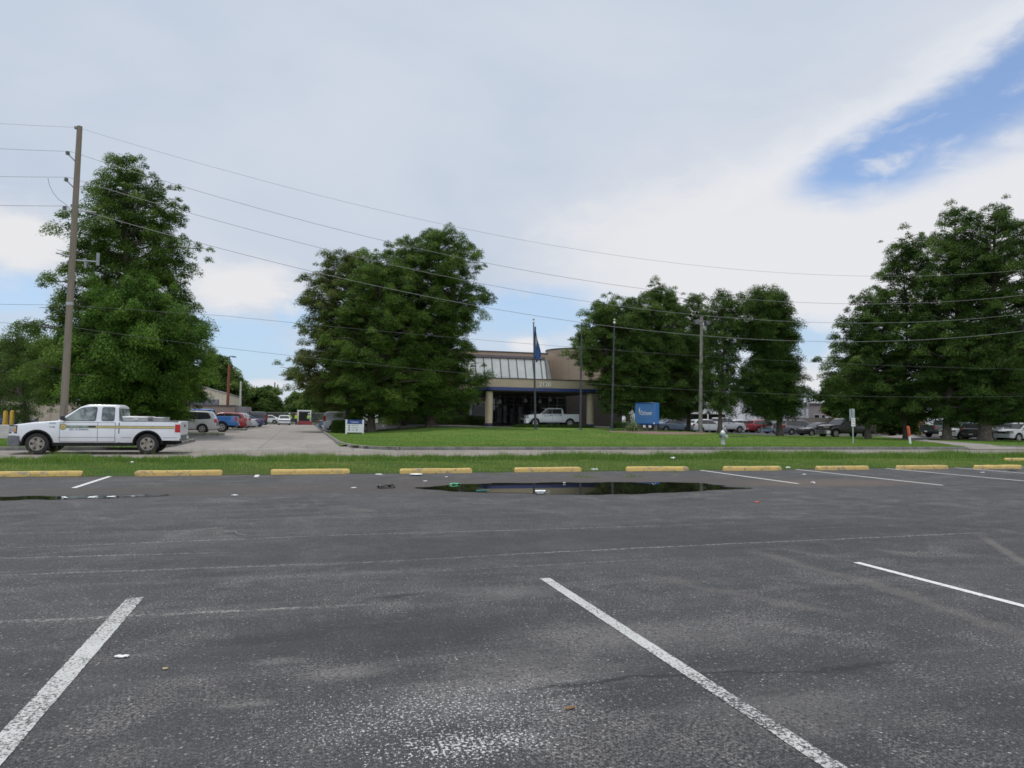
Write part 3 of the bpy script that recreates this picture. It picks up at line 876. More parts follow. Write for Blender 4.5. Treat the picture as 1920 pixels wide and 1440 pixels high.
# the big pair beside the utility pole
tree('bald_cypress', 'tallest bald cypress, behind the leaning utility pole and the white street pickup', 225, 47.5, .1,
     [(290, 18, 8), (312, 42, 30), (340, 55, 92), (375, 62, 105), (402, 100, 108), (432, 128, 138), (460, 112, 140), (500, 100, 132), (545, 136, 126), (575, 150, 128), (600, 175, 140), (650, 172, 165), (700, 168, 170), (745, 150, 158), (772, 110, 120)],
     'cypress', 11, .42, limbs=110, per=4, leaves=230, trunk_px=232)
tree('bald_cypress', 'bright green drooping cypress in front of the tallest cypress', 262, 43.5, .1,
     [(522, 14, 10), (540, 62, 26), (562, 88, 70), (590, 86, 98), (620, 118, 108), (650, 110, 122), (690, 132, 116), (730, 118, 118), (750, 122, 100), (772, 85, 84)],
     'bright', 12, .34, limbs=85, per=4, leaves=300, droop=.55, squash=.75, trunk_px=268)
tree('small_tree', 'thin leaved tree over the yellow bollards and dark parked car', 22, 56, .05,
     [(612, 16, 6), (650, 30, 20), (690, 60, 38), (720, 70, 48), (755, 72, 56), (778, 40, 62)], 'oak', 13, .2, limbs=44, per=3, leaves=120, clump=(.4, .75), trunk_px=54, bark=m_bark2)
# the grove in front of the clinic
tree('bald_cypress', 'olive seeding cypress at the driveway edge beside the white directory sign', 648, 66, .05,
     [(468, 40, 12), (490, 48, 50), (518, 78, 70), (545, 82, 80), (580, 100, 85), (610, 108, 90), (650, 108, 90), (690, 126, 95), (715, 118, 95), (740, 90, 85), (758, 50, 45)],
     'olive', 21, .22, limbs=110, per=4, leaves=210, trunk_px=652)
tree('bald_cypress', 'middle cypress of the clinic grove, just behind the white directory sign', 705, 62, .15,
     [(476, 22, 26), (505, 50, 60), (550, 70, 75), (600, 80, 85), (660, 95, 92), (710, 100, 95), (750, 92, 90), (776, 60, 60)],
     'cypress', 22, .32, limbs=95, per=4, leaves=210, trunk_px=696)
tree('bald_cypress', 'cypress between the directory sign and the widest trunk of the clinic grove', 765, 68, .25,
     [(446, 28, 30), (470, 55, 60), (510, 70, 70), (560, 80, 80), (620, 85, 85), (690, 92, 92), (735, 88, 88), (770, 55, 60)],
     'cypress', 23, .28, limbs=90, per=4, leaves=210, trunk_px=757)
tree('bald_cypress', 'cypress with a flared trunk nearest the clinic canopy', 822, 65.5, .28,
     [(426, 30, 24), (448, 60, 52), (468, 64, 84), (498, 66, 84), (525, 70, 96), (560, 72, 104), (585, 78, 98), (612, 78, 66), (645, 82, 78), (690, 90, 86), (708, 90, 108), (730, 90, 88), (765, 70, 60)],
     'cypress', 24, .44, limbs=120, per=4, leaves=200, trunk_px=808)
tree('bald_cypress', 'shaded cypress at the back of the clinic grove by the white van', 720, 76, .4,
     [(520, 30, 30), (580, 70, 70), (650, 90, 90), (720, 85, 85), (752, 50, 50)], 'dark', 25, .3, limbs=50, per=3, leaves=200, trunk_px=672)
# the grove behind the blue sign
tree('bald_cypress', 'cypress reaching over the clinic drum and the middle flagpole', 1135, 67, .5,
     [(560, 24, 22), (585, 44, 48), (615, 58, 58), (640, 68, 60), (665, 72, 62), (695, 52, 66), (712, 14, 66), (735, -4, 62), (765, -8, 56)],
     'oak', 31, .24, limbs=84, per=4, leaves=230, trunk_px=1180)
tree('bald_cypress', 'peaked cypress directly behind the blue roadside sign', 1236, 70, .4,
     [(531, 7, 5), (552, 32, 25), (580, 55, 48), (620, 72, 70), (670, 80, 76), (720, 82, 80), (755, 70, 70), (770, 40, 40)],
     'oak', 32, .3, limbs=105, per=4, leaves=220, trunk_px=1229)
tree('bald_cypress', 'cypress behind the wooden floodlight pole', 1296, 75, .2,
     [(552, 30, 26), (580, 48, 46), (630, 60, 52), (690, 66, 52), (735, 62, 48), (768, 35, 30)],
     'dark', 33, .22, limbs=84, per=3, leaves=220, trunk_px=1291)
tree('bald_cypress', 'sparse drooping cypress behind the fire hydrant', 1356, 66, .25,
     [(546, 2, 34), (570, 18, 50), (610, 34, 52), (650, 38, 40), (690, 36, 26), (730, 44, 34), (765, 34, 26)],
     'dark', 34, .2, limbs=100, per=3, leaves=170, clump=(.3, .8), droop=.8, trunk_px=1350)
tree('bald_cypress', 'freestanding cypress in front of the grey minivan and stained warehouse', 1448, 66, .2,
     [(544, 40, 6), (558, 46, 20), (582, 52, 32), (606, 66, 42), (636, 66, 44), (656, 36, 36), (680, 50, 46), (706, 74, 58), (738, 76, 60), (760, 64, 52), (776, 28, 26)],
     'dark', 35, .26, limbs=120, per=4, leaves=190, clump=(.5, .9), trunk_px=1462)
tree('bald_cypress', 'rounded cypress just above and behind the blue roadside sign, nearest its left-hand edge'.replace(', nearest its left-hand edge', ', toward the flagpoles'), 1186, 68.5, .5,
     [(554, 14, 12), (575, 34, 40), (610, 55, 55), (650, 62, 62), (695, 60, 66), (715, 44, 62), (745, 40, 60), (768, 22, 30)],
     'oak', 36, .24, limbs=70, per=4, leaves=220, trunk_px=1200)
# the grove by the rear lot driveway
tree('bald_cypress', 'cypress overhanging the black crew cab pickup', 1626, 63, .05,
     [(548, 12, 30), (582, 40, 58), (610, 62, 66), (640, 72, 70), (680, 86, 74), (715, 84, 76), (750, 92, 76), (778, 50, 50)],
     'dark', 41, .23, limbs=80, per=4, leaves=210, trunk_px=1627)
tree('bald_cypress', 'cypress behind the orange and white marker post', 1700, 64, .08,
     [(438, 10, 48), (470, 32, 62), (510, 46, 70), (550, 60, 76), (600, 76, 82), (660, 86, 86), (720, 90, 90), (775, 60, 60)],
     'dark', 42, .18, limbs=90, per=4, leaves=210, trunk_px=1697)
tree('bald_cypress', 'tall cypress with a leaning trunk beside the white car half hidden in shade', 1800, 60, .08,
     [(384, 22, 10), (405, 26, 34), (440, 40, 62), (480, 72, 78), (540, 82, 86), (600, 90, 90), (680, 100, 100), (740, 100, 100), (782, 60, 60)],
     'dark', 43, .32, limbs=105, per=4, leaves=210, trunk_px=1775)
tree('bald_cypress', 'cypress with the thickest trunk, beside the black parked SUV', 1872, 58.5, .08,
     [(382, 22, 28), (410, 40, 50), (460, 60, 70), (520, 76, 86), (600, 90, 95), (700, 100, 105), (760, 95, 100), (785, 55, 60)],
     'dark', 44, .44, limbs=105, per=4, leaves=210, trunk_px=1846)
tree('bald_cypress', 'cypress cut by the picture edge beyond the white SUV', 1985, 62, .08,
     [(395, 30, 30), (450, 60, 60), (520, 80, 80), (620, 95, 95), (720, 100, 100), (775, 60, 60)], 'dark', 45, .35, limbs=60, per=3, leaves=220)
# far trees
far = [('oak', 'tall spreading oak behind the rust red lamp pole', 402, 128, [(668, 16, 18), (690, 30, 40), (715, 44, 62), (745, 50, 62), (770, 46, 56)], 51),
       ('oak', 'rounded tree beyond the row of parked cars', 490, 140, [(728, 24, 24), (745, 34, 36), (765, 36, 42), (788, 30, 34)], 52),
       ('oak', 'low tree behind the white gate frame', 560, 150, [(742, 14, 26), (760, 34, 40), (785, 40, 50)], 53),
       ('oak', 'dark tree at the end of the drive, behind the workers', 618, 135, [(700, 30, 40), (740, 50, 50), (786, 50, 50)], 54),
       ('oak', 'broad tree behind the beige warehouse and lamp pole', 350, 135, [(690, 40, 40), (730, 60, 60), (775, 50, 50)], 55),
       ('dark', 'bushy tree behind the brick house by the rear lot', 1600, 105, [(700, 30, 40), (735, 60, 60), (775, 55, 60)], 56),
       ('dark', 'dark tree filling the shade behind the marker post', 1672, 84, [(720, 30, 30), (750, 45, 40), (800, 40, 36)], 57),
       ('dark', 'tree behind the clinic, seen through the grove behind the blue sign', 1260, 110, [(620, 60, 60), (700, 90, 80), (770, 80, 60)], 58),
       ('dark', 'background tree behind the parked cars of the rear lot near the picture edge', 1880, 100, [(640, 90, 90), (720, 110, 110), (780, 90, 90)], 59),
       ('oak', 'tree behind the far beige wall and dark car', 60, 110, [(640, 70, 40), (700, 90, 60), (760, 80, 60)], 60)]
for key, lab, px, dep, prof, sdv in far:
    tree('background_tree', lab, px, dep, 0, prof, key, sdv, .3, limbs=56, per=2, leaves=80, leaf=(.36, .09), clump=(.6, 1.5), group='trees behind the lots')

# shrubs
def shrub(name, label, loc, size, key, seed, n=4000, cat='hedge', leaf=.05):
    g = np.random.default_rng(seed)
    v = g.uniform(-1, 1, (n, 3)); v /= (np.abs(v) ** 5).sum(1)[:, None] ** .2
    k = g.random(n) ** .25
    p = v * k[:, None] * np.array(size) / 2; p[:, 2] += size[2] / 2
    a = g.normal(0, 1, (n, 3)); a /= np.linalg.norm(a, axis=1)[:, None]
    s_ = np.cross(a, g.normal(0, 1, (n, 3))); s_ /= np.linalg.norm(s_, axis=1)[:, None]
    co = np.stack([p - a * leaf, p + s_ * leaf * .6, p + a * leaf, p - s_ * leaf * .6], 1).reshape(-1, 3)
    o = rawmesh(name, co, np.arange(4 * n), 4, [LM[key]], attrs={'tone': np.clip(g.normal(.4, .2, n), 0, 1)})
    o.location = loc; return tag(o, label, cat)


p = PD(640, 803, 61)
shrub('hedge', 'clipped dark box hedge between the white van and directory sign', (p[0], p[1], -.02), (1.7, 1.1, 1.15), 'dark', 71, 9000)
p = PD(700, 800, 74); shrub('foundation_shrub', 'low shrub row in deep shade at the clinic wall under the grove', (16, 78.3, .62), (9, 1.0, 1.1), 'dark', 72, 9000, 'shrub')
shrub('shrub', 'low ragged shrub beside the clinic canopy column near the pickup', (31.5, 66.3, .5), (2.6, 1.0, .7), 'dark', 73, 3000, 'shrub')
shrub('low_planting', 'strip of low weeds along the forecourt edge under the pickup', (24.0, 65.9, .5), (8.5, .7, .38), 'cypress', 74, 5000, 'planting')
# spiky yucca beside the sign
m_yuc = leaf_mat('yucca_blades', (0.10, 0.16, 0.06), (0.17, 0.24, 0.10), (0.30, 0.34, 0.18), .2)
g = np.random.default_rng(5); mbv = []; tn = []
yl = on(1187, 55.5)
for i in range(170):
    a = g.uniform(0, 2 * PI); e = g.uniform(.15, 1.45); L = g.uniform(.7, 1.35)
    d = np.array([math.cos(a) * math.cos(e), math.sin(a) * math.cos(e), math.sin(e)]); s_ = np.array([-math.sin(a), math.cos(a), 0]) * .025
    b0 = np.array([g.normal(0, .12), g.normal(0, .12), .05]); m0 = b0 + d * L * .6; t0 = b0 + d * L - np.array([0, 0, .25 * L * math.cos(e)])
    mbv += [b0 - s_, b0 + s_, m0 + s_ * .9, m0 - s_ * .9, m0 - s_ * .9, m0 + s_ * .9, t0, t0]; tn += [g.random()] * 2
o = rawmesh('yucca', np.array(mbv), np.arange(len(mbv)), 4, [m_yuc], attrs={'tone': np.array(tn)}); o.location = yl
tag(o, 'pale spiky yucca clump beside the blue roadside sign', 'plant')

# ------------------------------------------------------------------ materials for built things
M_white = paint('white_paint', (0.72, 0.73, 0.74)); M_black = pm('black_plastic', (0.018, 0.018, 0.02), .45, var=.2)
M_tyre = pm('tyre_rubber', (0.022, 0.021, 0.020), .8, var=.25, scale=9)
M_rim = pm('alloy_rim', (0.42, 0.41, 0.38), .35, metal=.85, var=.15, scale=8)
M_rimd = pm('dusty_steel_rim', (0.27, 0.24, 0.20), .5, metal=.4, var=.3, scale=8)
M_dark = pm('wheel_well_black', (0.008, 0.008, 0.008), .9)
M_red = pm('red_lens', (0.42, 0.012, 0.014), .15, var=.1, coat=.6)
M_amb = pm('amber_lens', (0.50, 0.27, 0.10), .15, coat=.5)
M_lens = pm('clear_lens', (0.34, 0.34, 0.335), .12, var=.15, scale=12, coat=.8)
M_chrome = pm('chrome', (0.62, 0.62, 0.63), .16, metal=1.0, var=.05)
M_grey = pm('grey_bumper', (0.115, 0.120, 0.128), .5, var=.2, scale=5)
M_plate = pm('licence_plate_white', (0.6, 0.6, 0.58), .5)
m, nt, b, P = newmat('car_glass')
setc(nt, b, 'Base Color', MX(nt, NO(nt, P, 1.7, 3), (0.010, 0.012, 0.013), (0.050, 0.058, 0.056))); b.inputs['Roughness'].default_value = .05; b.inputs['Specular IOR Level'].default_value = .45
M_glass = m
m, nt, b, P = newmat('cab_glass')
setc(nt, b, 'Base Color', MX(nt, SS(nt, NO(nt, P, 2.6, 4, .6, .8), .38, .66), (0.045, 0.060, 0.060), (0.26, 0.30, 0.27))); b.inputs['Roughness'].default_value = .06; b.inputs['Specular IOR Level'].default_value = .7
M_cabglass = m
M_alu = pm('aluminium', (0.50, 0.50, 0.49), .35, metal=.8, var=.15, scale=6)

# ------------------------------------------------------------------ vehicles
_wheels = {}


def wheel_mesh(r_, wd, style):
    k = (r_, wd, style)
    if k in _wheels:
        return _wheels[k]
    t = MB()
    ri = r_ * .62
    t.lathe([(ri, -wd * .42), (ri * 1.08, -wd * .5), (r_ * .93, -wd * .5), (r_ * .985, -wd * .4), (r_, -wd * .2), (r_, wd * .2), (r_ * .985, wd * .4), (r_ * .93, wd * .5), (ri * 1.08, wd * .5), (ri, wd * .42)], 32, axis='y')
    to = t.build('wheel', M_tyre)
    q = MB()
    # rim with spokes on both faces (outer face at +wd/2)
    q.lathe([(ri * 1.02, wd * .40), (ri * 1.03, wd * .47), (ri * .90, wd * .47), (ri * .86, wd * .30), (ri * .86, wd * .26), (0.001, wd * .26)], 28, axis='y', mi=1)
    q.lathe([(ri * 1.02, wd * .30), (ri * 1.04, wd * .49), (ri * .88, wd * .49), (ri * .86, wd * .30)], 28, axis='y', mi=0)
    q.lathe([(ri * .30, wd * .24), (ri * .30, wd * .44), (ri * .22, wd * .50), (0.001, wd * .50)], 18, axis='y', mi=0)
    ns = 5
    for i in range(ns):
        a = 2 * PI * i / ns + .3
        x, z = math.cos(a), math.sin(a)
        w1, w2 = (.13, .22) if style == 'alloy' else (.2, .30)
        px_, pz_ = -z, x
        v = []
        for (rad_, ww, y0, y1) in ((ri * .2, w1 * ri, wd * .28, wd * .46), (ri * .9, w2 * ri, wd * .28, wd * .47)):
            for s_ in (-1, 1):
                for y in (y0, y1):
                    v.append((x * rad_ + px_ * ww * s_, y, z * rad_ + pz_ * ww * s_))
        q.add(v, [(0, 1, 3, 2), (4, 6, 7, 5), (1, 5, 7, 3), (0, 4, 5, 1), (2, 3, 7, 6), (0, 2, 6, 4)], 0)
    ro = q.build('rim', [M_rim if style == 'alloy' else M_rimd, M_dark])
    _wheels[k] = (to.data, ro.data)
    for o in (to, ro):
        bpy.data.objects.remove(o)
    return _wheels[k]


def tab(pts):
    pts = sorted(pts); xs = [p[0] for p in pts]; ys = [p[1] for p in pts]
    return lambda x: float(np.interp(x, xs, ys))


def rpoly(poly, rad, n=3):
    out = []; N_ = len(poly)
    for i in range(N_):
        p0, p1, p2 = (Vector(poly[(i + k - 1) % N_]) for k in range(3))
        a = (p0 - p1); b_ = (p2 - p1)
        d = min(rad, a.length * .45, b_.length * .45)
        pa, pb = p1 + a.normalized() * d, p1 + b_.normalized() * d
        for k in range(n + 1):
            t = k / n; out.append(tuple((pa * (1 - t) ** 2 + p1 * 2 * t * (1 - t) + pb * t * t)))
    return out


SP = {
    'sedan': dict(F=2.35, B=-2.4, W=.90, sill=.24, wr=.32, ax=(1.42, -1.36), top=[(2.35, .62), (2.2, .72), (1.2, .90), (.9, .94), (-1.6, .99), (-2.2, 1.0), (-2.4, .93)], belt=.93,
                  gh=[(1.05, .92), (.10, 1.40), (-.3, 1.45), (-.95, 1.42), (-1.85, 1.0)], tum=.30,
                  win=[[(.82, .97), (.12, 1.35), (-.35, 1.38), (-.35, .98)], [(-.42, .98), (-.42, 1.38), (-.95, 1.34), (-1.45, 1.05), (-1.40, 1.0)]], lamp=(.62, .76), tail=(.78, .95)),
    'suv': dict(F=2.3, B=-2.3, W=.93, sill=.30, wr=.36, ax=(1.40, -1.30), top=[(2.3, .78), (2.15, .90), (1.3, 1.04), (.95, 1.07), (-2.2, 1.10), (-2.3, 1.0)], belt=1.06,
                gh=[(1.15, 1.05), (.35, 1.58), (-.2, 1.68), (-1.5, 1.64), (-1.95, 1.56), (-2.22, 1.1)], tum=.28,
                win=[[(.95, 1.10), (.30, 1.53), (-.25, 1.58), (-.25, 1.11)], [(-.32, 1.11), (-.32, 1.58), (-1.10, 1.56), (-1.10, 1.12)], [(-1.17, 1.13), (-1.17, 1.55), (-1.75, 1.48), (-1.88, 1.2), (-1.8, 1.15)]], lamp=(.74, .90), tail=(.88, 1.12)),
    'minivan': dict(F=2.5, B=-2.5, W=.97, sill=.27, wr=.34, ax=(1.55, -1.48), top=[(2.5, .62), (2.35, .78), (1.6, 1.0), (1.2, 1.04), (-2.4, 1.06), (-2.5, .95)], belt=1.03,
                    gh=[(1.72, 1.0), (.65, 1.62), (.1, 1.73), (-1.7, 1.73), (-2.1, 1.66), (-2.43, 1.05)], tum=.24,
                    win=[[(1.25, 1.08), (.55, 1.55), (.10, 1.61), (.10, 1.08)], [(.02, 1.08), (.02, 1.61), (-1.05, 1.62), (-1.05, 1.09)], [(-1.12, 1.09), (-1.12, 1.62), (-1.85, 1.58), (-2.08, 1.25), (-2.0, 1.13)]], lamp=(.66, .84), tail=(.82, 1.12)),
    'van': dict(F=2.4, B=-2.35, W=.94, sill=.28, wr=.34, ax=(1.5, -1.42), top=[(2.4, .74), (2.25, .90), (1.6, 1.05), (1.2, 1.1), (-2.25, 1.12), (-2.35, 1.0)], belt=1.08,
                gh=[(1.62, 1.06), (.75, 1.70), (.2, 1.84), (-1.9, 1.86), (-2.15, 1.78), (-2.32, 1.1)], tum=.14,
                win=[[(1.15, 1.13), (.62, 1.64), (.15, 1.72), (.15, 1.13)]], lamp=(.78, .98), tail=(.95, 1.5)),
    'pickup': dict(F=2.72, B=-2.80, W=.985, sill=.40, wr=.375, ax=(1.80, -1.73), top=[(2.72, .96), (2.6, 1.03), (2.0, 1.12), (1.2, 1.19), (.9, 1.195), (-2.80, 1.20)], belt=1.19, bed=(-.80, -2.80),
                   gh=[(1.24, 1.17), (.52, 1.70), (.28, 1.79), (-.62, 1.79), (-.72, 1.72), (-.76, 1.19)], tum=.22,
                   win=[[(1.02, 1.215), (.47, 1.66), (-.02, 1.695), (.01, 1.215)], [(-.20, 1.215), (-.20, 1.69), (-.60, 1.69), (-.60, 1.215)]], lamp=(.76, 1.0), tail=(.80, 1.10)),
    'crewcab': dict(F=2.95, B=-2.95, W=1.01, sill=.46, wr=.41, ax=(1.95, -1.78), top=[(2.95, 1.05), (2.8, 1.16), (2.0, 1.26), (1.3, 1.30), (-2.95, 1.33)], belt=1.30, bed=(-1.15, -2.95),
                    gh=[(1.42, 1.28), (.72, 1.82), (.4, 1.92), (-.9, 1.91), (-1.02, 1.84), (-1.10, 1.30)], tum=.22,
                    win=[[(1.15, 1.34), (.68, 1.77), (.18, 1.81), (.18, 1.34)], [(.10, 1.34), (.10, 1.81), (-.85, 1.80), (-.88, 1.34)]], lamp=(.92, 1.16), tail=(.95, 1.28)),
}


def vehicle(name, label, cat, spec, loc, head, paint_, group=None, wheel='alloy', glass=None, detail=0, chrome=False, trim=None):
    s = SP[spec]; glass = glass or M_glass
    root = empty(name, loc, head, label, cat, group)
    F, B, W, sill, wr = s['F'], s['B'], s['W'], s['sill'], s['wr']
    top = tab(s['top']); ra = wr * 1.24
    half = tab([(F, W * .80), (F - .12, W * .90), (F - .45, W * .975), (F - .9, W), (B + .6, W), (B + .1, W * .97), (B, W * .93)])
    bed = s.get('bed')
    bumpz = sill + .02

    def side_y(x, z):
        t = (z - sill) / (top(x) - sill)
        return half(x) - .07 * max(0, (.28 - t) / .28) ** 2 - .025 * max(0, (t - .55) / .45) ** 2
    xs = set(np.linspace(B, F, 26).round(4)) | {p[0] for p in s['top']}
    for ax in s['ax']:
        xs |= {round(ax + ra * math.cos(a), 4) for a in np.linspace(0, PI, 17)} | {round(ax + ra + .002, 4), round(ax - ra - .002, 4)}
    if bed:
        xs |= {bed[0], bed[0] + .002, bed[0] - .04}
    xs = sorted(x for x in xs if B <= x <= F)

    def zbot(x):
        z = sill + .05 * max(0, (x - F + .5) / .5)
        if bed:
            z += (sill + .26 - z) * (x > F - .36) + .10 * (x < s['ax'][1] - ra)
        for ax in s['ax']:
            d = abs(x - ax)
            if d <= ra:
                z = max(z, wr + math.sqrt(max(0, ra * ra - d * d)))
        return z
    rows = []
    for x in xs:
        zb, zt = zbot(x), top(x); inb = bed and x <= bed[0]
        r_ = .05; h = []
        for t in (0, .12, .4, .7, 1):
            z = zb + (zt - r_ - zb) * t; h.append((side_y(x, max(z, sill)), z))
        h.insert(0, (side_y(x, zb) - .08, zb))
        ye = h[-1][0]
        if inb:
            h += [(ye - .006, zt - .012), (ye - .05, zt), (ye - .10, zt), (ye - .10, zt - .34), (0, zt - .34)]
        else:
            h += [(ye - .015, zt - .018), (ye - .05, zt), (ye - .10, zt + .004), (ye * .5, zt + .018), (0, zt + .022)]
        rows.append([(x, -y, z) for y, z in h] + [(x, y, z) for y, z in reversed(h[:-1])])
    mb = MB(); mb.grid(rows)
    n_ = len(rows[0])
    mb.add(rows[-1], [tuple(range(n_))])
    if not bed:
        mb.add(rows[0], [tuple(range(n_ - 1, -1, -1))])
    body = mb.build('body', paint_, root, smooth=38)
    # greenhouse
    gh = s['gh']; gz = tab(gh); gx0, gx1 = gh[0][0], gh[-1][0]; wg = W - .055; tum = s['tum']; belt = s['belt']

    def gy(x, z):
        return min(wg, side_y(min(max(x, B), F), belt - .05) - .02) - tum * (z - belt)
    xs2 = sorted(set(np.linspace(gx1, gx0, 22).round(4)) | {p[0] for p in gh})
    rows = []
    for x in xs2:
        zt = max(gz(x), belt - .01); zb = belt - .06; r_ = min(.07, (zt - zb) * .4)
        h = [(gy(x, belt), zb), (gy(x, zb + (zt - zb) * .5), zb + (zt - zb) * .5), (gy(x, zt - r_), zt - r_), (gy(x, zt) - r_ * .25, zt - r_ * .3), (gy(x, zt) - r_ * .9, zt), (gy(x, zt) * .5, zt + .012), (0, zt + .016)]
        rows.append([(x, -y, z) for y, z in h] + [(x, y, z) for y, z in reversed(h[:-1])])
    mb = MB(); mb.grid(rows); n_ = len(rows[0]); mb.add(rows[0], [tuple(range(n_))]); mb.add(rows[-1], [tuple(range(n_))])
    cab = mb.build('cab', paint_, root, smooth=40)
    # glass
    for w_ in s['win']:
        for sgn in (1, -1):
            q = rpoly(w_, .07 if detail else .05)
            mb = MB(); mb.add([(x, sgn * (gy(x, z) + .012), z) for x, z in q], [tuple(range(len(q)))])
            c = [sum(k) / len(q) for k in zip(*q)]
            mb.add([(x, sgn * (gy(x, z) + .013), z) for x, z in q] + [(c[0] + (x - c[0]) * 1.06, sgn * (gy(x, z) + .006), c[1] + (z - c[1]) * 1.08) for x, z in q],
                   [(i, (i + 1) % len(q), (i + 1) % len(q) + len(q), i + len(q)) for i in range(len(q))], 1)
            mb.build('side_window', [glass, M_black], root, smooth=0)

    def slope_glass(nm, xa, xb):
        za, zb = gz(xa), gz(xb); nn = Vector((-(zb - za), 0, (xb - xa)));
        if nn.z < 0:
            nn = -nn
        nn.normalize(); o_ = nn * .022
        rows = []
        for t in (0, .5, 1):
            x, z = xa + (xb - xa) * t, za + (zb - za) * t
            y = gy(x, z) - .09
            rows.append([(x + o_.x, -y, z + o_.z), (x + o_.x, 0, z + o_.z + .004), (x + o_.x, y, z + o_.z)])
        mb = MB(); mb.grid(rows); mb.build(nm, glass, root, smooth=60)
    slope_glass('windscreen', gh[0][0] * .93 + gh[1][0] * .07, gh[1][0] * .92 + gh[0][0] * .08)
    slope_glass('rear_window', gh[-1][0] * .75 + gh[-2][0] * .25, gh[-2][0] * .88 + gh[-1][0] * .12)
    # floor and wheel wells
    mb = MB(); mb.box(B + .15, F - .2, -W * .72, W * .72, sill - .06, sill + .3)
    for ax in s['ax']:
        mb.box(ax - ra * 1.05, ax + ra * 1.05, -W * .80, W * .80, sill, min(wr + ra + .02, top(ax) - (.36 if bed and ax < 0 else .08)))
    if detail:
        mb.box(s['ax'][1] + ra, s['ax'][0] - ra, -W + .06, W - .06, sill - .10, sill + .02)
    mb.build('underbody', M_dark, root, smooth=0)
    # wheels
    tm, rm = wheel_mesh(round(wr, 3), .25 if bed else .21, wheel)
    for ax in s['ax']:
        for sgn in (1, -1):
            o = bpy.data.objects.new('wheel', tm); COL.objects.link(o); o.parent = root
            o.location = (ax, sgn * (W - (.14 if bed else .13)), wr); o.rotation_euler = (0, random.uniform(0, 6), 0 if sgn > 0 else PI)
            r2 = bpy.data.objects.new('rim', rm); COL.objects.link(r2); r2.parent = o
    # bumpers
    bm_ = trim or paint_
    y_ = W * .90
    zc = sill + .16
    if bed:
        mb = MB(); mb.prism(rpoly([(F - .38, -W * 1.0), (F - .02, -y_ * .97), (F + .10, -y_ * .7), (F + .12, 0), (F + .10, y_ * .7), (F - .02, y_ * .97), (F - .38, W * 1.0)], .06), sill - .11, sill + .25)
        mb.build('front_bumper', M_chrome if chrome else bm_, root, bevel=.05, seg=3)
    mb = MB(); mb.prism(rpoly([(F - .35, -W * .97), (F - .02, -y_ * .93), (F + .07, -y_ * .6), (F + .09, 0), (F + .07, y_ * .6), (F - .02, y_ * .93), (F - .35, W * .97)], .05), zc - .13, zc + .16)
    if not bed:
        mb.build('front_bumper', bm_, root, bevel=.035, seg=3)
    mb = MB(); mb.prism(rpoly([(B + .25, -W * .96), (B - .03, -y_ * .97), (B - .12, -y_ * .6), (B - .13, 0), (B - .12, y_ * .6), (B - .03, y_ * .97), (B + .25, W * .96)], .05), zc - .08, zc + .14)
    mb.build('rear_bumper', (M_chrome if chrome else (trim or paint_)), root, bevel=.035, seg=3)
    # lamps
    z0, z1 = s['lamp']
    for sgn in (1, -1):
        mb = MB(); yo = half(F - .12) - .0
        mb.prism([(F - .26, sgn * (half(F - .26) + .008)), (F - .1, sgn * (half(F - .1) + .010)), (F + .012, sgn * (half(F) + .004)), (F + .02, sgn * (half(F) - .30)), (F - .26, sgn * (half(F) - .30))], z0, z1)
        hl = mb.build('headlight', M_lens, root, bevel=.02)
        mb = MB()
        mb.prism([(F - .29, sgn * (half(F - .29) + .005)), (F - .1, sgn * (half(F - .1) + .007)), (F + .006, sgn * (half(F) + .001)), (F + .014, sgn * (half(F) - .33)), (F - .29, sgn * (half(F) - .33))], z0 - .03, z1 + .03)
        mb.build('headlight_bezel', M_black, hl, bevel=.01)
        mb = MB(); mb.prism([(F - .262, sgn * (half(F - .26) + .014)), (F - .19, sgn * (half(F - .19) + .016)), (F - .19, sgn * (half(F) - .1)), (F - .262, sgn * (half(F) - .1))], z0 + .03, z1 - .05)
        mb.build('indicator', M_amb, hl, bevel=.01)
    z0, z1 = s['tail']
    for sgn in (1, -1):
        mb = MB()
        mb.prism([(B + .16, sgn * (half(B + .16) + .012)), (B + .02, sgn * (half(B + .02) + .012)), (B - .02, sgn * (half(B) - .0)), (B - .022, sgn * (half(B) - .20)), (B + .16, sgn * (half(B) - .20))], z0, z1)
        mb.build('tail_light', M_red, root, bevel=.015)
    # grille, plates, mirrors, handles
    mb = MB(); z0, z1 = s['lamp']
    mb.box(F - .02, F + .018, -W * .42, W * .42, z0 - .05, z1 - .01)
    gr = mb.build('grille', M_chrome if chrome else M_black, root, bevel=.02)
    mb = MB()
    for k in range(3):
        zq = z0 - .03 + (z1 - z0) * (.15 + k * .3); mb.box(F + .016, F + .028, -W * .38, W * .38, zq, zq + .02)
    mb.build('grille_bar', M_black if chrome else M_grey, gr)
    mb = MB(); mb.box(B - .155, B - .125, -.16, .16, zc + .0, zc + .11) if not bed else mb.box(B - .16, B - .13, -.16, .16, zc - .02, zc + .09)
    mb.build('number_plate', M_plate, root, bevel=.005)
    mx = s['win'][0][0][0] - .06
    for sgn in (1, -1):
        mb = MB(); yy = gy(mx, belt + .1)
        mb.box(mx - .02, mx + .10, sgn * (yy + .06) - .0, sgn * (yy + .24), belt + .03, belt + .19)
        mb.bar((mx + .04, sgn * (yy - .03), belt + .06), (mx + .04, sgn * (yy + .1), belt + .08), .06, .05)
        mb.build('wing_mirror', M_black if (detail or bed) else paint_, root, bevel=.025, seg=3)
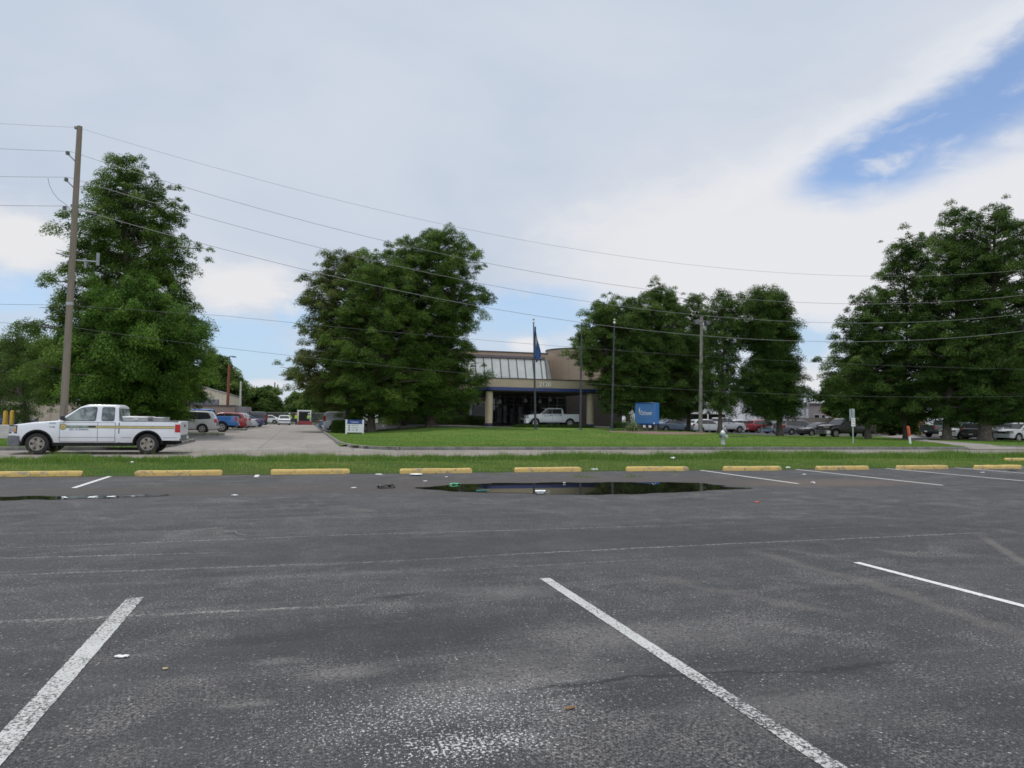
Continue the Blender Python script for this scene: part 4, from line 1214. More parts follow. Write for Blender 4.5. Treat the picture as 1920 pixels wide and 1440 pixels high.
    if bed:
        x1 = B
        mb = MB(); yb = half(B) - .03
        mb.box(x1 - .03, x1 + .04, -yb, yb, sill + .16, top(x1) - .0)
        tg = mb.build('tailgate', paint_, root, bevel=.02)
        mb = MB(); mb.box(x1 - .05, x1 - .028, -.12, .12, top(x1) - .20, top(x1) - .12); mb.build('handle', M_black, tg, bevel=.008)
        mb = MB(); yb = W - .115
        mb.box(bed[0] - .05, bed[0] + .0, -yb, yb, sill + .2, top(bed[0]) - .002)
        mb.build('bed_bulkhead', paint_, root)
    # doors: seams and handles on the visible flanks
    bounds = [s['win'][0][0][0] + .08] + [.5 * (a[-1][0] + b_[0][0]) for a, b_ in zip(s['win'][:-1], s['win'][1:])]
    bounds = bounds[:3]; bounds.append(s['win'][-1][-2][0] - .06 if len(s['win']) < 3 else bounds[-1])
    bounds = sorted(set(bounds), reverse=True)
    if bed:
        bounds[-1] = max(bounds[-1], bed[0] + .10)
    if len(bounds) >= 2 and spec != 'van':
        for k in range(len(bounds) - 1):
            xa, xb = bounds[k], bounds[k + 1]
            for sgn in (1, -1):
                zlo, zhi = sill + .05, belt - .045
                def patch(e, pr):
                    rows = []
                    for z in np.linspace(zlo - e, zhi + e, 7):
                        r2 = []
                        for x in np.linspace(xb - e, xa + e, 7):
                            zz_ = z
                            for ax in s['ax']:
                                if abs(x - ax) < ra + .03:
                                    zz_ = max(z, min(zhi, wr + math.sqrt(max(0, (ra + .03) ** 2 - (x - ax) ** 2))))
                            r2.append((x, sgn * (side_y(x, zz_) + pr), zz_))
                        rows.append(r2)
                    return rows
                mb = MB(); mb.grid(patch(-.007, .008))
                dr = mb.build('door', paint_, root, smooth=60)
                mb = MB(); mb.grid(patch(.006, .0045))
                mb.build('door_seam', M_dark, dr, smooth=60)
                hx = xb + .17; hz_ = belt - (.19 if detail else .13)
                mb = MB(); yh = side_y(hx, hz_)
                mb.box(hx - .11, hx + .11, sgn * (yh + .004), sgn * (yh + .034), hz_ - .028, hz_ + .028)
                if not (detail and k == 1):
                    mb.build('handle', M_black if detail or bed else (M_chrome if chrome else paint_), dr, bevel=.012)
    info = dict(side_y=side_y, gy=gy, half=half, top=top, ra=ra)
    return root, s, info


# --- the white pickup on the street
P_hero = paint('white_truck_paint', (0.70, 0.71, 0.73), .05)
hx = -8.88 + 1.80
hero, hs, hi = vehicle('pickup_truck', 'white extended cab pickup with a yellow and green stripe, standing on the street', 'pickup truck', 'pickup', (hx, 29.82, 0.002), PI, P_hero, wheel='steel', glass=M_cabglass, detail=1, trim=M_grey)
M_grn = pm('stripe_green', (0.17, 0.215, 0.165), .5); M_yel = pm('stripe_gold', (0.52, 0.40, 0.13), .5); M_ink = pm('dark_ink', (0.05, 0.07, 0.09), .6); M_inkb = pm('blue_ink', (0.18, 0.26, 0.36), .6)
for sgn in (1, -1):
    def band(x0, x1, z0, z1, pr, nm, mt):
        mb = MB(); xs_ = np.linspace(x0, x1, 24)
        mb.grid([[(x, sgn * (hi['side_y'](x, z) + pr), z) for x in xs_] for z in np.linspace(z0, z1, 3)])
        return mb.build(nm, mt, hero, smooth=60)
    band(.93, -2.62, .935, 1.035, .0105, 'side_stripe', M_grn)
    band(.14, -2.62, .958, 1.010, .0120, 'side_stripe', M_yel)
    for (x0, x1) in ((1.15, .02), (.0, -.66)):
        band(x0, x1, .600, .612, .0115, 'side_moulding', M_grey)
    band(-.772, -.800, .42, 1.15, .006, 'bed_gap', M_dark)
    band(-.86, -1.20, .600, .612, .006, 'side_moulding', M_grey); band(-2.25, -2.72, .600, .612, .006, 'side_moulding', M_grey)
    mb = MB(); q = [(1.0 + .115 * math.cos(a), .985 + .115 * math.sin(a)) for a in np.linspace(0, 2 * PI, 29)[:-1]]
    mb.add([(x, sgn * (hi['side_y'](x, z) + .0125), z) for x, z in q], [tuple(range(28))])
    seal = mb.build('door_seal', M_grn, hero, smooth=0)
    mb = MB(); q = [(1.0 + .085 * math.cos(a), .985 + .085 * math.sin(a)) for a in np.linspace(0, 2 * PI, 29)[:-1]]
    mb.add([(x, sgn * (hi['side_y'](x, z) + .0142), z) for x, z in q], [tuple(range(28))])
    mb.build('seal_disc', M_yel, seal, smooth=0)
    mb = MB(); q = [(1.0 + k * math.cos(a), .975 + k * math.sin(a)) for a, k in zip(np.linspace(0, 2 * PI, 11)[:-1], [.05, .022] * 5)]
    mb.add([(x, sgn * (hi['side_y'](x, z) + .0158), z) for x, z in q], [tuple(range(10))])
    mb.build('seal_emblem', pm('seal_orange', (.42, .22, .07), .6), seal, smooth=0)
    rt = (PI / 2, 0, PI if sgn > 0 else 0)
    yl_ = lambda x, z: sgn * (hi['side_y'](x, z) + .014)
    for wd_, xo in (('JEFFERSON', .64), ('PARISH', .30)):
        text('lettering', wd_, .062, pm('pale_ink', (.55, .56, .5), .6), hero, (xo, yl_(.5, .985), .985), rt, sx=.92)
    for wd_, xo in (('DEPT.', .72), ('OF', .57), ('SEWERAGE', .35)):
        text('lettering', wd_, .078, M_ink, hero, (xo, yl_(.5, .885), .885), rt, sx=.78)
    text('lettering', '20705', .085, M_inkb, hero, (1.34, sgn * (hi['side_y'](1.34, 1.10) + .008), 1.105), rt)
    text('badge', 'F-150', .075, M_ink, hero, (1.34, sgn * (hi['side_y'](1.34, .97) + .008), .97), rt, .004)
    # black lips round the wheel arches
    for ax in hs['ax']:
        mb = MB(); rows = []
        for a in np.linspace(-.25, PI + .25, 22):
            r2 = []
            for (rad_, pr) in ((hi['ra'] - .015, -.05), (hi['ra'] - .015, .016), (hi['ra'] + .035, .016), (hi['ra'] + .04, .0)):
                x, z = ax + rad_ * math.cos(a), .375 + rad_ * math.sin(a)
                z = max(z, .36); r2.append((x, sgn * (hi['side_y'](x, max(z, .42)) + pr), z))
            rows.append(r2)
        mb.grid(rows); mb.build('wheel_arch_trim', M_dark, hero, smooth=50)
mb = MB(); mb.tube([(1.05, .62, 1.22), (1.06, .63, 1.55), (1.02, .64, 1.92)], .006, 5); mb.build('aerial', M_black, hero)
for y0 in (.86, -.965):
    mb = MB(); mb.box(-2.74, -.84, y0, y0 + .105, 1.195, 1.222); mb.build('bed_rail_cap', M_grey, hero, bevel=.01)
# tool chests in the bed
tb_ = empty('toolbox', (hx + .86 + .40, 29.82, .866), PI, 'long silver aluminium tool chest in the bed of the white street pickup', 'toolbox')
mb = MB(); mb.box(-.42, .40, -.62, .80, 0, .435); mb.build('chest', M_alu, tb_, bevel=.012)
mb = MB(); mb.box(-.44, .42, -.64, .82, .435, .515); mb.build('lid', pm('pale_aluminium', (.68, .68, .66), .4, metal=.6), tb_, bevel=.015)
mb = MB(); mb.box(-.10, .02, .80, .83, .375, .435); mb.build('latch', M_chrome, tb_, bevel=.006)
tb2 = empty('toolbox', (hx + 2.02, 29.72, .866), PI, 'short grey metal box behind the long chest in the pickup bed', 'toolbox')
mb = MB(); mb.box(-.20, .20, -.6, .5, 0, .455); mb.build('chest', pm('grey_metal_box', (.30, .30, .30), .5, metal=.5), tb2, bevel=.012)
mb = MB(); mb.box(-.21, .21, -.61, .51, .455, .49); mb.build('lid', M_alu, tb2, bevel=.01)

# --- parked vehicles: (name, label, cat, spec, px of the near end, py, Y, heading, paint, extra)
PA = {k: paint(k + '_car_paint', c) for k, c in dict(silver=(.40, .41, .41), blue=(.025, .14, .40), red=(.30, .018, .025), navy=(.03, .055, .14), charcoal=(.030, .032, .036), white=(.72, .73, .74), grey=(.17, .18, .20),
                                               black=(.012, .012, .014), teal=(.06, .13, .17), bluegrey=(.16, .22, .30), darkred=(.22, .012, .018), green=(.018, .030, .028), pale=(.55, .56, .57)).items()}


def park(name, label, cat, spec, px, Y, head, key, end='rear', z=0.005, group=None, **kw):
    """px: image column of the vehicle's rear (or front) end at distance Y"""
    s = SP[spec]; x = PY(px, 790, Y + 1.8 * s['W'])[0]
    dx = math.cos(head)
    off = s['B'] if end == 'rear' else s['F']
    return vehicle(name, label, cat, spec, (x - off * dx, Y + s['W'] - off * math.sin(head), z), head, PA[key], group=group or 'cars parked in the lots', **kw)


park('parked_minivan', 'silver minivan parked nearest the street, beside the blue pickup', 'minivan', 'minivan', 410, 60.3, PI, 'silver')
park('parked_pickup', 'bright blue pickup parked between the silver minivan and the red SUV', 'pickup truck', 'crewcab', 447, 64.2, PI, 'blue')
park('parked_suv', 'red SUV parked behind the tail of the blue pickup', 'suv', 'suv', 463, 75.5, PI, 'red')
park('parked_suv', 'silver SUV parked just beyond the red SUV in the drive row', 'suv', 'suv', 471, 79.2, PI, 'silver')
park('parked_car', 'pale grey sedan parked in the drive row before the navy car', 'car', 'sedan', 483, 83, PI, 'pale')
park('parked_car', 'navy sedan parked in the drive row beside the tall dark SUV', 'car', 'sedan', 494, 88, PI, 'navy')
park('parked_suv', 'tall dark SUV at the far end of the drive row', 'suv', 'van', 502, 93, PI, 'charcoal')
park('parked_car', 'white sedan seen side on beyond the far end of the drive row', 'car', 'sedan', 528, 121, PI, 'white')
x_ = PY(532, 790, 111)[0]
vehicle('parked_car', 'white sedan facing the street at the end of the drive', 'car', 'sedan', (x_, 113.4, .005), -PI / 2 + .05, PA['white'], group='cars parked in the lots')
park('parked_van', 'white van with tall tail lights behind the clipped hedge', 'van', 'van', 606, 69.4, 0, 'white')
park('parked_car', 'grey sedan parked just past the white van by the drive', 'car', 'sedan', 597, 75.5, 0, 'bluegrey')
_pk, _s, _i = vehicle('pickup_truck', 'white pickup parked under the clinic canopy', 'pickup truck', 'crewcab', (24.55, 68.6, .63), PI, PA['white'], chrome=True)
for sgn in (1,):
    text('lettering', 'CITY', .16, M_inkb, _pk, (.75, _i['side_y'](.7, 1.05) + .012, 1.02), (PI / 2, 0, PI), sx=1.6)
    bpy.data.objects.remove(_pk.children[-1])
    mb = MB(); 
    for k in range(6):
        mb.box(.98 - k * .27, .78 - k * .27, _i['side_y'](.7, 1.1) + .010, _i['side_y'](.7, 1.1) + .013, 1.10, 1.17)
    mb.build('side_stripe', M_inkb, _pk)
park('parked_car', 'dark blue sedan in the shade behind the blue sign', 'car', 'sedan', 1222, 74, 0, 'bluegrey', z=.1)
park('parked_suv', 'white roofed SUV in the shade beside the floodlight pole', 'suv', 'suv', 1288, 77, 0, 'white', z=-.05)
park('parked_pickup', 'silver crew cab pickup parked behind the floodlight pole', 'pickup truck', 'crewcab', 1310, 79, 0, 'pale', z=-.05)
park('parked_suv', 'white SUV parked between the silver pickup and red SUV', 'suv', 'suv', 1356, 82, 0, 'white', z=-.05)
park('parked_suv', 'dark red SUV parked behind the freestanding cypress', 'suv', 'suv', 1397, 80, 0, 'darkred', z=-.05)
park('parked_car', 'blue grey sedan between the dark red SUV and grey minivan', 'car', 'sedan', 1427, 74.5, PI, 'bluegrey', 'front', z=-.05)
park('parked_minivan', 'grey minivan showing its tail lights, parked before the charcoal sedan', 'minivan', 'minivan', 1452, 68.5, 0, 'grey', z=-.05)
park('parked_car', 'charcoal sedan between the grey minivan and black crew cab pickup', 'car', 'sedan', 1490, 64.0, PI, 'charcoal', 'front', z=-.05)
park('parked_pickup', 'black crew cab pickup with a chrome grille beyond the lawn', 'pickup truck', 'crewcab', 1528, 58.2, PI, 'black', 'front', z=-.05, chrome=True)
park('parked_pickup', 'dark green pickup seen from behind, next to the leaning trunk', 'pickup truck', 'crewcab', 1726, 59.5, 0, 'green', z=-.05)
park('parked_suv', 'white SUV half hidden by the leaning trunk', 'suv', 'suv', 1760, 53.5, PI, 'white', 'front', z=-.05)
x_ = PY(1819, 790, 53)[0]
vehicle('parked_suv', 'black SUV seen from behind between two cypress trunks', 'suv', 'suv', (x_ + 1.6, 54.2, -.05), R(38), PA['black'], group='cars parked in the lots')
park('parked_car', 'dark car behind the thickest trunk, next to the white SUV', 'car', 'suv', 1850, 56, PI, 'charcoal', 'front', z=-.05)
park('parked_suv', 'white SUV with dark grille, parked nearest the rear lot driveway', 'suv', 'suv', 1862, 46.2, PI, 'white', 'front', z=-.02)
park('parked_suv', 'dark SUV parked under the thin leaved tree by the yellow bollards', 'suv', 'suv', 73, 73, 0, 'navy', 'front')

# ------------------------------------------------------------------ wheel stops
m_stop, nt, b, P = newmat('faded_yellow_paint')
c = MX(nt, NO(nt, P, 5, 5, .6), (0.60, 0.41, 0.115), (0.70, 0.50, 0.165))
oi = nt.nodes.new('ShaderNodeObjectInfo')
Po = ND(nt, 'ShaderNodeVectorMath', {0: P, 1: oi.outputs['Location']}, operation='ADD').outputs[0]
c = MX(nt, SS(nt, NO(nt, Po, 3.6, 7, .75, .9), .555, .60), c, (0.24, 0.22, 0.19))
c = MX(nt, SS(nt, NO(nt, Po, 2.2, 5, .7, .9), .50, .66, 0, .55), c, (0.30, 0.22, 0.11))
c = MX(nt, SS(nt, NO(nt, Po, 9, 5, .7), .62, .68), c, (0.05, 0.045, 0.04))
c = MX(nt, MA(nt, 'MULTIPLY', oi.outputs['Random'], .35), c, (0.44, 0.30, 0.12))
c = MX(nt, SS(nt, NO(nt, P, 40, 4, .7), .58, .75, 0, .6), c, (0.66, 0.5, 0.25))
setc(nt, b, 'Base Color', c); b.inputs['Roughness'].default_value = .75
bump(nt, b, NO(nt, P, 35, 5, .7), .3, .01)


def stop_mesh(seed):
    r = random.Random(seed); mb = MB(); L = .97; rows = []
    for x in (-L, -L + .05, -L * .6, -L * .3, 0, L * .3, L * .6, L - .05, L):
        k = .80 if abs(x) == L else 1.0; j = r.uniform(-.004, .004)
        rows.append([(x, -.105 * k, 0), (x, -.100 * k, .075 * k), (x, -.078 * k, .122 * k + j), (x, .078 * k, .122 * k + j), (x, .100 * k, .075 * k), (x, .105 * k, 0)])
    mb.grid(rows); mb.add(rows[0], [tuple(range(6))]); mb.add(rows[-1], [tuple(range(6))])
    return mb


stops = [(-5.86, 18.98, 'cut by the picture edge, nearest the small puddle'), (-2.78, 18.92, 'chipped at one end, below the white street pickup'), (.30, 18.98, 'below the driveway mouth'), (3.53, 18.8, 'behind the white paper plate'), (6.72, 18.9, 'behind the floating foam tray'),
         (10.1, 18.86, 'behind the far end of the big puddle'), (13.2, 18.68, 'with a black twig lying against it'), (16.37, 18.52, 'in front of the fire hydrant and no parking sign'), (19.46, 18.38, 'below the no parking sign'), (22.5, 18.28, 'below the orange and white marker')]
for i, (x, y, wh) in enumerate(stops):
    o = stop_mesh(i).build('wheel_stop', m_stop, None, bevel=.006, smooth=20)
    o.location = (x, y + .02 + random.uniform(-.05, .05), 0.0); o.rotation_euler = (random.uniform(-.01, .01), 0, random.uniform(-.045, .03)); tag(o, 'yellow concrete wheel stop ' + wh, 'wheel stop', 'yellow wheel stops along the verge')
o = stop_mesh(20).build('wheel_stop', m_stop, None, bevel=.006, smooth=20); o.location = (27.1, 20.9, 0.06)
tag(o, 'yellow wheel stop set back in the verge grass, apart from the row', 'wheel stop', 'yellow wheel stops along the verge')

# ------------------------------------------------------------------ utility pole and wires
m_wood, nt, b, P = newmat('weathered_pole_wood')
sv = ND(nt, 'ShaderNodeMapping', {0: P, 3: (9, 9, .5)}).outputs[0]
c = MX(nt, NO(nt, sv, 2.5, 5, .65), (0.11, 0.092, 0.07), (0.29, 0.25, 0.195))
c = MX(nt, SS(nt, NO(nt, P, .5, 4), .5, .7, 0, .5), c, (0.14, 0.145, 0.075))
setc(nt, b, 'Base Color', c); b.inputs['Roughness'].default_value = .9
bump(nt, b, NO(nt, sv, 3, 5, .7), .5, .01)
M_metal = pm('galvanised_steel', (.36, .37, .38), .45, metal=.7, var=.2); M_ins = pm('grey_porcelain', (.20, .21, .215), .3, coat=.4)
M_cable = pm('dark_cable', (.085, .088, .085), .7, var=.1)
M_wire = pm('weathered_wire', (.25, .25, .245), .55, metal=.2, var=.1)
YW = 32.6
bt, tp = PY(119, 790, YW), PY(149.5, 237, YW); bt = np.array([bt[0] - .02, YW, .05])
up_ = empty('utility_pole', bt, 0, 'tall weathered utility pole leaning slightly beside the street and big cypress', 'utility pole')
dv = tp - bt
mb = MB(); mb.tube([tuple(dv * t) for t in (-.01, .3, .6, .9, 1.0)], [.145, .135, .122, .108, .102], 16); mb.build('pole', m_wood, up_, smooth=50)


def at(z):
    t = (z - bt[2]) / dv[2]; return dv * t


wires = {'W1': 13.19, 'W2': 12.15, 'W3': 11.05, 'W4': 9.88}
for k, z in list(wires.items())[1:]:
    a = at(z - .45); e = at(z - .10) + np.array([-.36, -.06, 0])
    mb = MB(); mb.tube([a, e], .028, 8); mb.build('insulator_bracket', M_metal, up_)
    mb = MB(); mb.lathe([(.03, -.06), (.09, -.03), (.05, .0), (.09, .03), (.05, .06), (.08, .08), (.03, .11)], 12, tuple(e)); mb.build('insulator', M_ins, up_)
mb = MB(); mb.lathe([(.02, -.05), (.07, -.02), (.05, .02), (.07, .05), (.02, .08)], 10, tuple(at(13.15) + np.array([-.12, -.05, 0]))); mb.build('insulator', M_ins, up_)
for z, dx in ((9.75, .75), (7.7, .95)):
    a = at(z); mb = MB(); mb.tube([a, a + np.array([dx, .1, .02])], .025, 8); mb.build('side_arm', M_metal, up_)
a = at(7.72); mb = MB(); mb.tube([a + np.array([.9, .1, -.16]), a + np.array([.9, .1, .36])], .06, 10); mb.build('cutout_fuse', M_ins, up_)
mb = MB(); mb.tube([a + np.array([.45, .1, -.3]), a + np.array([.45, .1, .1])], .045, 10); mb.build('cutout_fuse', M_ins, up_)
mb = MB(); mb.tube([a + np.array([-.05, -.1, .1]), a + np.array([-.55, -.15, .2])], .03, 8); mb.build('side_arm', M_metal, up_)
mb = MB(); mb.lathe([(.142, -.06), (.142, .06)], 16, tuple(at(5.9)), mi=0); mb.build('band', M_metal, up_)


def wire(label, right, left, rad):
    """right / left: (X, Z) samples of the sagging cable in the plane of the poles"""
    pr = np.polyfit([p[0] for p in right], [p[1] for p in right], 2); pl = np.polyfit([p[0] for p in left], [p[1] for p in left], 1)
    pts = [(x, YW, float(np.polyval(pl, x)) + .012 * (x - left[0][0]) * (x - left[0][0]) * 0) for x in np.linspace(-30, left[0][0], 14)[:-1]]
    z0 = right[0][1]
    pts = [(x, YW - .06, left[0][1] + pl[0] * (x - left[0][0]) + .004 * (x - left[0][0]) ** 2) for x in np.linspace(-42, left[0][0], 26)[:-1]]
    xs = np.linspace(left[0][0], 62, 60)
    corr = left[0][1] - float(np.polyval(pr, left[0][0]))
    pts += [(x, YW - .06, float(np.polyval(pr, x)) + corr * max(0, 1 - (x - left[0][0]) / 6)) for x in xs]
    mb = MB(); mb.tube(pts, rad, 5); o = mb.build('overhead_wire', M_cable if 'telephone' in label else M_wire)
    return tag(o, label, 'overhead wire', 'overhead wires along the street')


def pw(l):
    return [(PY(x, y, YW)[0], PY(x, y, YW)[2]) for x, y in l]


wire('topmost thin wire, tied to the very top of the utility pole', pw([(155, 241), (300, 288), (480, 331), (850, 425), (1200, 487), (1500, 515), (1650, 517)]), pw([(146, 240), (0, 234)]), .0065)
wire('second wire down from the pole top, on the highest bracket', pw([(152, 290), (480, 391), (850, 480), (1200, 541), (1500, 568), (1650, 570), (1920, 553)]), pw([(133, 285), (0, 281)]), .009)
wire('third wire down, on the middle insulator bracket', pw([(150, 336), (480, 436), (850, 522), (1200, 577), (1500, 605), (1650, 606), (1920, 588)]), pw([(129, 333), (0, 333)]), .009)
wire('fourth wire down, on the lowest insulator bracket', pw([(140, 390), (480, 482), (850, 566), (1200, 618), (1500, 641), (1650, 640), (1920, 620)]), pw([(127, 387), (0, 387)]), .010)
wire('upper of the two low telephone cables crossing the trees', pw([(132, 573), (400, 580), (560, 600), (900, 640), (1300, 668), (1500, 682), (1900, 690)]), pw([(124, 572), (0, 572)]), .0065)
wire('lowest telephone cable crossing in front of the clinic fascia', pw([(128, 612), (400, 651), (535, 665), (740, 695), (1100, 718), (1500, 735), (1900, 745)]), pw([(122, 612), (0, 606)]), .0065)
jl = [PY(x, y, YW) for x, y in ((90, 334), (93, 348), (100, 362), (110, 374), (122, 382), (127, 387))]
mb = MB(); mb.tube(jl, .010, 5); tag(mb.build('jumper_wire', M_wire), 'short curved jumper wire hanging between two brackets of the pole', 'wire')

# wooden floodlight pole on the lawn
fb = on(1313, 58.2, 810); ft = PY(1316, 593, 58.0)
fp = empty('floodlight_pole', fb, 0, 'grey wooden pole with two floodlights standing on the lawn', 'floodlight pole')
dv2 = ft - np.array(fb)
m_wood2 = pm('grey_pole_wood', (0.25, 0.235, 0.20), .9, var=.25, scale=2.5, bmp=.5, bscale=10, dirt=(.17, .18, .12))
mb = MB(); mb.tube([tuple(dv2 * t) for t in (-.02, .5, 1)], [.19, .165, .135], 14); mb.build('pole', m_wood2, fp, smooth=50)
for dx, rot in ((-.5, .35), (.42, -.2)):
    c0 = dv2 * .945
    mb = MB(); mb.tube([c0, c0 + np.array([dx * .6, -.02, .18]), c0 + np.array([dx, -.05, .12])], .03, 8); arm = mb.build('lamp_arm', M_metal, fp)
    mb = MB(); q = c0 + np.array([dx * 1.25, -.12, -.05])
    mb.box(q[0] - .26, q[0] + .26, q[1] - .2, q[1] + .2, q[2] - .2, q[2] + .24)
    fl = mb.build('floodlight', pm('floodlight_housing', (.075, .077, .08), .5), fp, bevel=.05)
    mb = MB(); mb.box(q[0] - .22, q[0] + .22, q[1] - .215, q[1] - .2, q[2] - .16, q[2] + .18); mb.build('lens', pm('dusty_lens', (.12, .12, .13), .2), fl, bevel=.01)

# ------------------------------------------------------------------ flagpoles
M_bronze = pm('bronze_pole', (.060, .062, .072), .45, metal=.3, var=.2); M_gold = pm('gilt_ball', (.58, .50, .34), .3, metal=.6); M_cap = pm('white_cap', (.68, .66, .6), .4)
for (pxb, pxt, pyt, Y, lab) in ((1004, 1000.5, 603, 59.0, 'flagpole flying the drooping blue flag'), (1088, 1090.5, 604, 57.9, 'flagpole crossing the clinic canopy, beside its far column'), (1147, 1152, 604, 57.0, 'bare flagpole standing nearest the blue sign')):
    b0 = np.array(on(pxb, Y, 806)); t0 = PY(pxt, pyt, Y); d = t0 - b0
    r_ = empty('flagpole', b0, 0, lab, 'flagpole', 'flagpoles on the lawn')
    mb = MB(); mb.tube([tuple(d * t) for t in (-.01, .4, 1)], [.105, .095, .05], 12); mb.build('pole', M_bronze, r_, smooth=50)
    mb = MB(); mb.lathe([(.10, -.12), (.12, -.04), (.06, .04), (.03, .10)], 12, tuple(d)); mb.build('truck_cap', M_cap, r_)
    mb = MB(); mb.lathe([(.02, .10), (.075, .14), (.10, .20), (.075, .27), (.01, .30)], 12, tuple(d)); mb.build('finial', M_gold, r_)
    mb = MB(); mb.lathe([(.2, 0), (.19, .05), (.12, .1)], 14); mb.build('base_collar', M_bronze, r_)
    if pyt == 603:
        fl_base = b0; fl_d = d
m, nt, b, P = newmat('flag_cloth')
s_ = ND(nt, 'ShaderNodeSeparateXYZ', {0: P})
em = SS(nt, MA(nt, 'ADD', MA(nt, 'SQRT', MA(nt, 'ADD', MA(nt, 'POWER', MA(nt, 'DIVIDE', MA(nt, 'SUBTRACT', s_.outputs[0], .22), .10), 2.0), MA(nt, 'POWER', MA(nt, 'DIVIDE', MA(nt, 'ADD', s_.outputs[2], 1.35), .65), 2.0))), MA(nt, 'MULTIPLY', NO(nt, P, 6, 3), .9)), 1.3, 1.1)
c = MX(nt, em, (0.055, 0.115, 0.27), (0.52, 0.48, 0.44))
setc(nt, b, 'Base Color', c); b.inputs['Roughness'].default_value = .85
tp_ = PY(1001, 612, 59.0)
mb = MB(); rows = []
for i in range(25):
    t = i / 24; z = -2.75 * t
    wd = .08 + .50 * sst(t, .05, .80) * (1 - .75 * sst(t, .82, 1.0)) + .05
    zb = 0
    r2 = []
    for k in range(15):
        u_ = k / 14
        x = .06 + wd * u_ + .02 * math.sin(u_ * 9 + t * 4); y = .10 * math.sin(u_ * 14 + t * 3) * (.4 + t)
        r2.append((x, y, z - .35 * u_ * t + .10 * math.sin(u_ * 6) * t))
    rows.append(r2)
mb.grid(rows); o = mb.build('flag', m, None, smooth=80); o.location = tuple(tp_)
o.modifiers.new('thickness', 'SOLIDIFY').thickness = .006
tag(o, 'drooping dark blue flag hanging on the pole before the clinic skylight', 'flag')

# ------------------------------------------------------------------ signs
M_sb = paint('sign_blue', (.055, .190, .48)); M_sbf = pm('sign_face_blue', (.075, .195, .43), .45, var=.06); M_wht = pm('sign_white', (.78, .78, .77), .5, var=.03)
sA = PD(1190.5, 796, 63.5); sB = PD(1228.0, 796, 62.0)
bz = T(29, 55)
# box sign: one face and a deep end towards the camera's far side
sg = empty('roadside_sign', (sA[0], sA[1], bz), math.atan2(sB[1] - sA[1], sB[0] - sA[0]), 'deep blue box sign with white Ochsner lettering on the lawn', 'sign')
Lf = math.hypot(sB[0] - sA[0], sB[1] - sA[1])
z0s = PD(1191, 794.5, 63.5)[2] - bz; z1s = PD(1191, 755.2, 63.5)[2] - bz
z0s += .02
mb = MB(); mb.box(0, Lf, 0, .66, z0s, z1s); mb.build('cabinet', M_sb, sg, bevel=.02)
mb = MB(); mb.box(.06, Lf - .06, -.012, .002, z0s + .10, z1s - .10); face = mb.build('face_panel', M_sbf, sg, bevel=.004)
mb = MB(); mb.box(0.02, Lf - .02, -.05, .0, z1s - .09, z1s - .015); mb.build('edge_strip', pm('sign_edge_blue', (.02, .075, .22), .5), sg, bevel=.006)
mb = MB(); mb.box(.35, Lf - .1, .12, .62, z0s - .13, z0s + .01); mb.build('valance', pm('sign_under_blue', (.025, .085, .25), .6), sg, bevel=.01)
text('lettering', 'Ochsner', .56, M_wht, sg, (Lf * .57, -.020, z0s + (z1s - z0s) * .50), (PI / 2, 0, 0), .006, sx=.62)
text('lettering', 'Health System', .13, pm('faded_sign_ink', (.16, .27, .45), .6), sg, (Lf * .50, -.016, z0s + (z1s - z0s) * .29), (PI / 2, 0, 0), .003)
# flame of two leaning petals
for q, mt, nm in (([(.0, .0), (.06, .16), (.05, .32), (.0, .44), (-.045, .30), (-.045, .14)], M_wht, 'logo_petal'), ([(.03, -.26), (.07, -.02), (.05, .12), (.0, .02), (-.09, .24), (-.10, .06), (-.03, -.10)], pm('logo_tan', (.50, .36, .26), .5), 'logo_petal')):
    mb = MB(); mb.prism([(Lf * .235 + x, z0s + (z1s - z0s) * .54 + z) for x, z in q], -.022, -.012, 'xz'); mb.build(nm, mt, sg)
for (x, y) in ((Lf - .18, .35), (Lf * .48, .4)):
    mb = MB(); mb.box(x - .1, x + .1, y - .1, y + .1, -.1, z0s - .1); mb.build('post', pm('grey_sign_post', (.14, .13, .12), .7), sg, bevel=.01)
mb = MB(); mb.box(Lf - .16, Lf - .02, -.03, .02, z0s - .02, z0s + .09); mb.build('spotlight', M_wht, sg, bevel=.01)

# white directory sign
wl, wr_ = G(648.5, 816, -.0), G(681, 816.2, -.0)
wp = PD(664.7, 815, 57.5); wz = T(wp[0], wp[1])
ws = empty('directory_sign', (wp[0], wp[1], wz), math.atan2(-.0, 1) - .10, 'small white directory sign with a blue header at the lawn corner', 'sign')
hw, ht = .665, 1.12
mb = MB(); mb.box(-hw, hw, -.03, .03, .10, ht); mb.build('panel', M_wht, ws, bevel=.006)
for sx_ in (-1, 1):
    mb = MB(); mb.box(sx_ * hw - .07, sx_ * hw + .07, -.05, .05, -.06, ht + .02); mb.build('post', M_wht, ws, bevel=.008)
mb = MB(); mb.box(-hw + .06, hw - .06, -.04, -.028, ht - .34, ht - .0); mb.build('header', pm('header_blue', (.020, .060, .26), .5), ws, bevel=.003)
text('lettering', 'Ochsner', .21, M_wht, ws, (0, -.044, ht - .175), (PI / 2, 0, 0), .002, sx=.85)
mg = pm('sign_grey_ink', (.28, .30, .33), .6)
for k, wd in enumerate((.56, .48, .22)):
    zc = ht - .47 - k * .175
    mb = MB(); mb.box(-.50, -.37, -.036, -.029, zc - .05, zc + .05); mb.build('pictogram', pm('sign_dark_ink', (.05, .07, .14), .6), ws)
    mb = MB(); x0 = -.24
    rr = random.Random(k)
    while x0 < -.24 + wd:
        l = rr.uniform(.03, .09); mb.box(x0, x0 + l, -.036, -.029, zc - .026, zc + .03); x0 += l + .018
    mb.build('text_line', mg, ws)
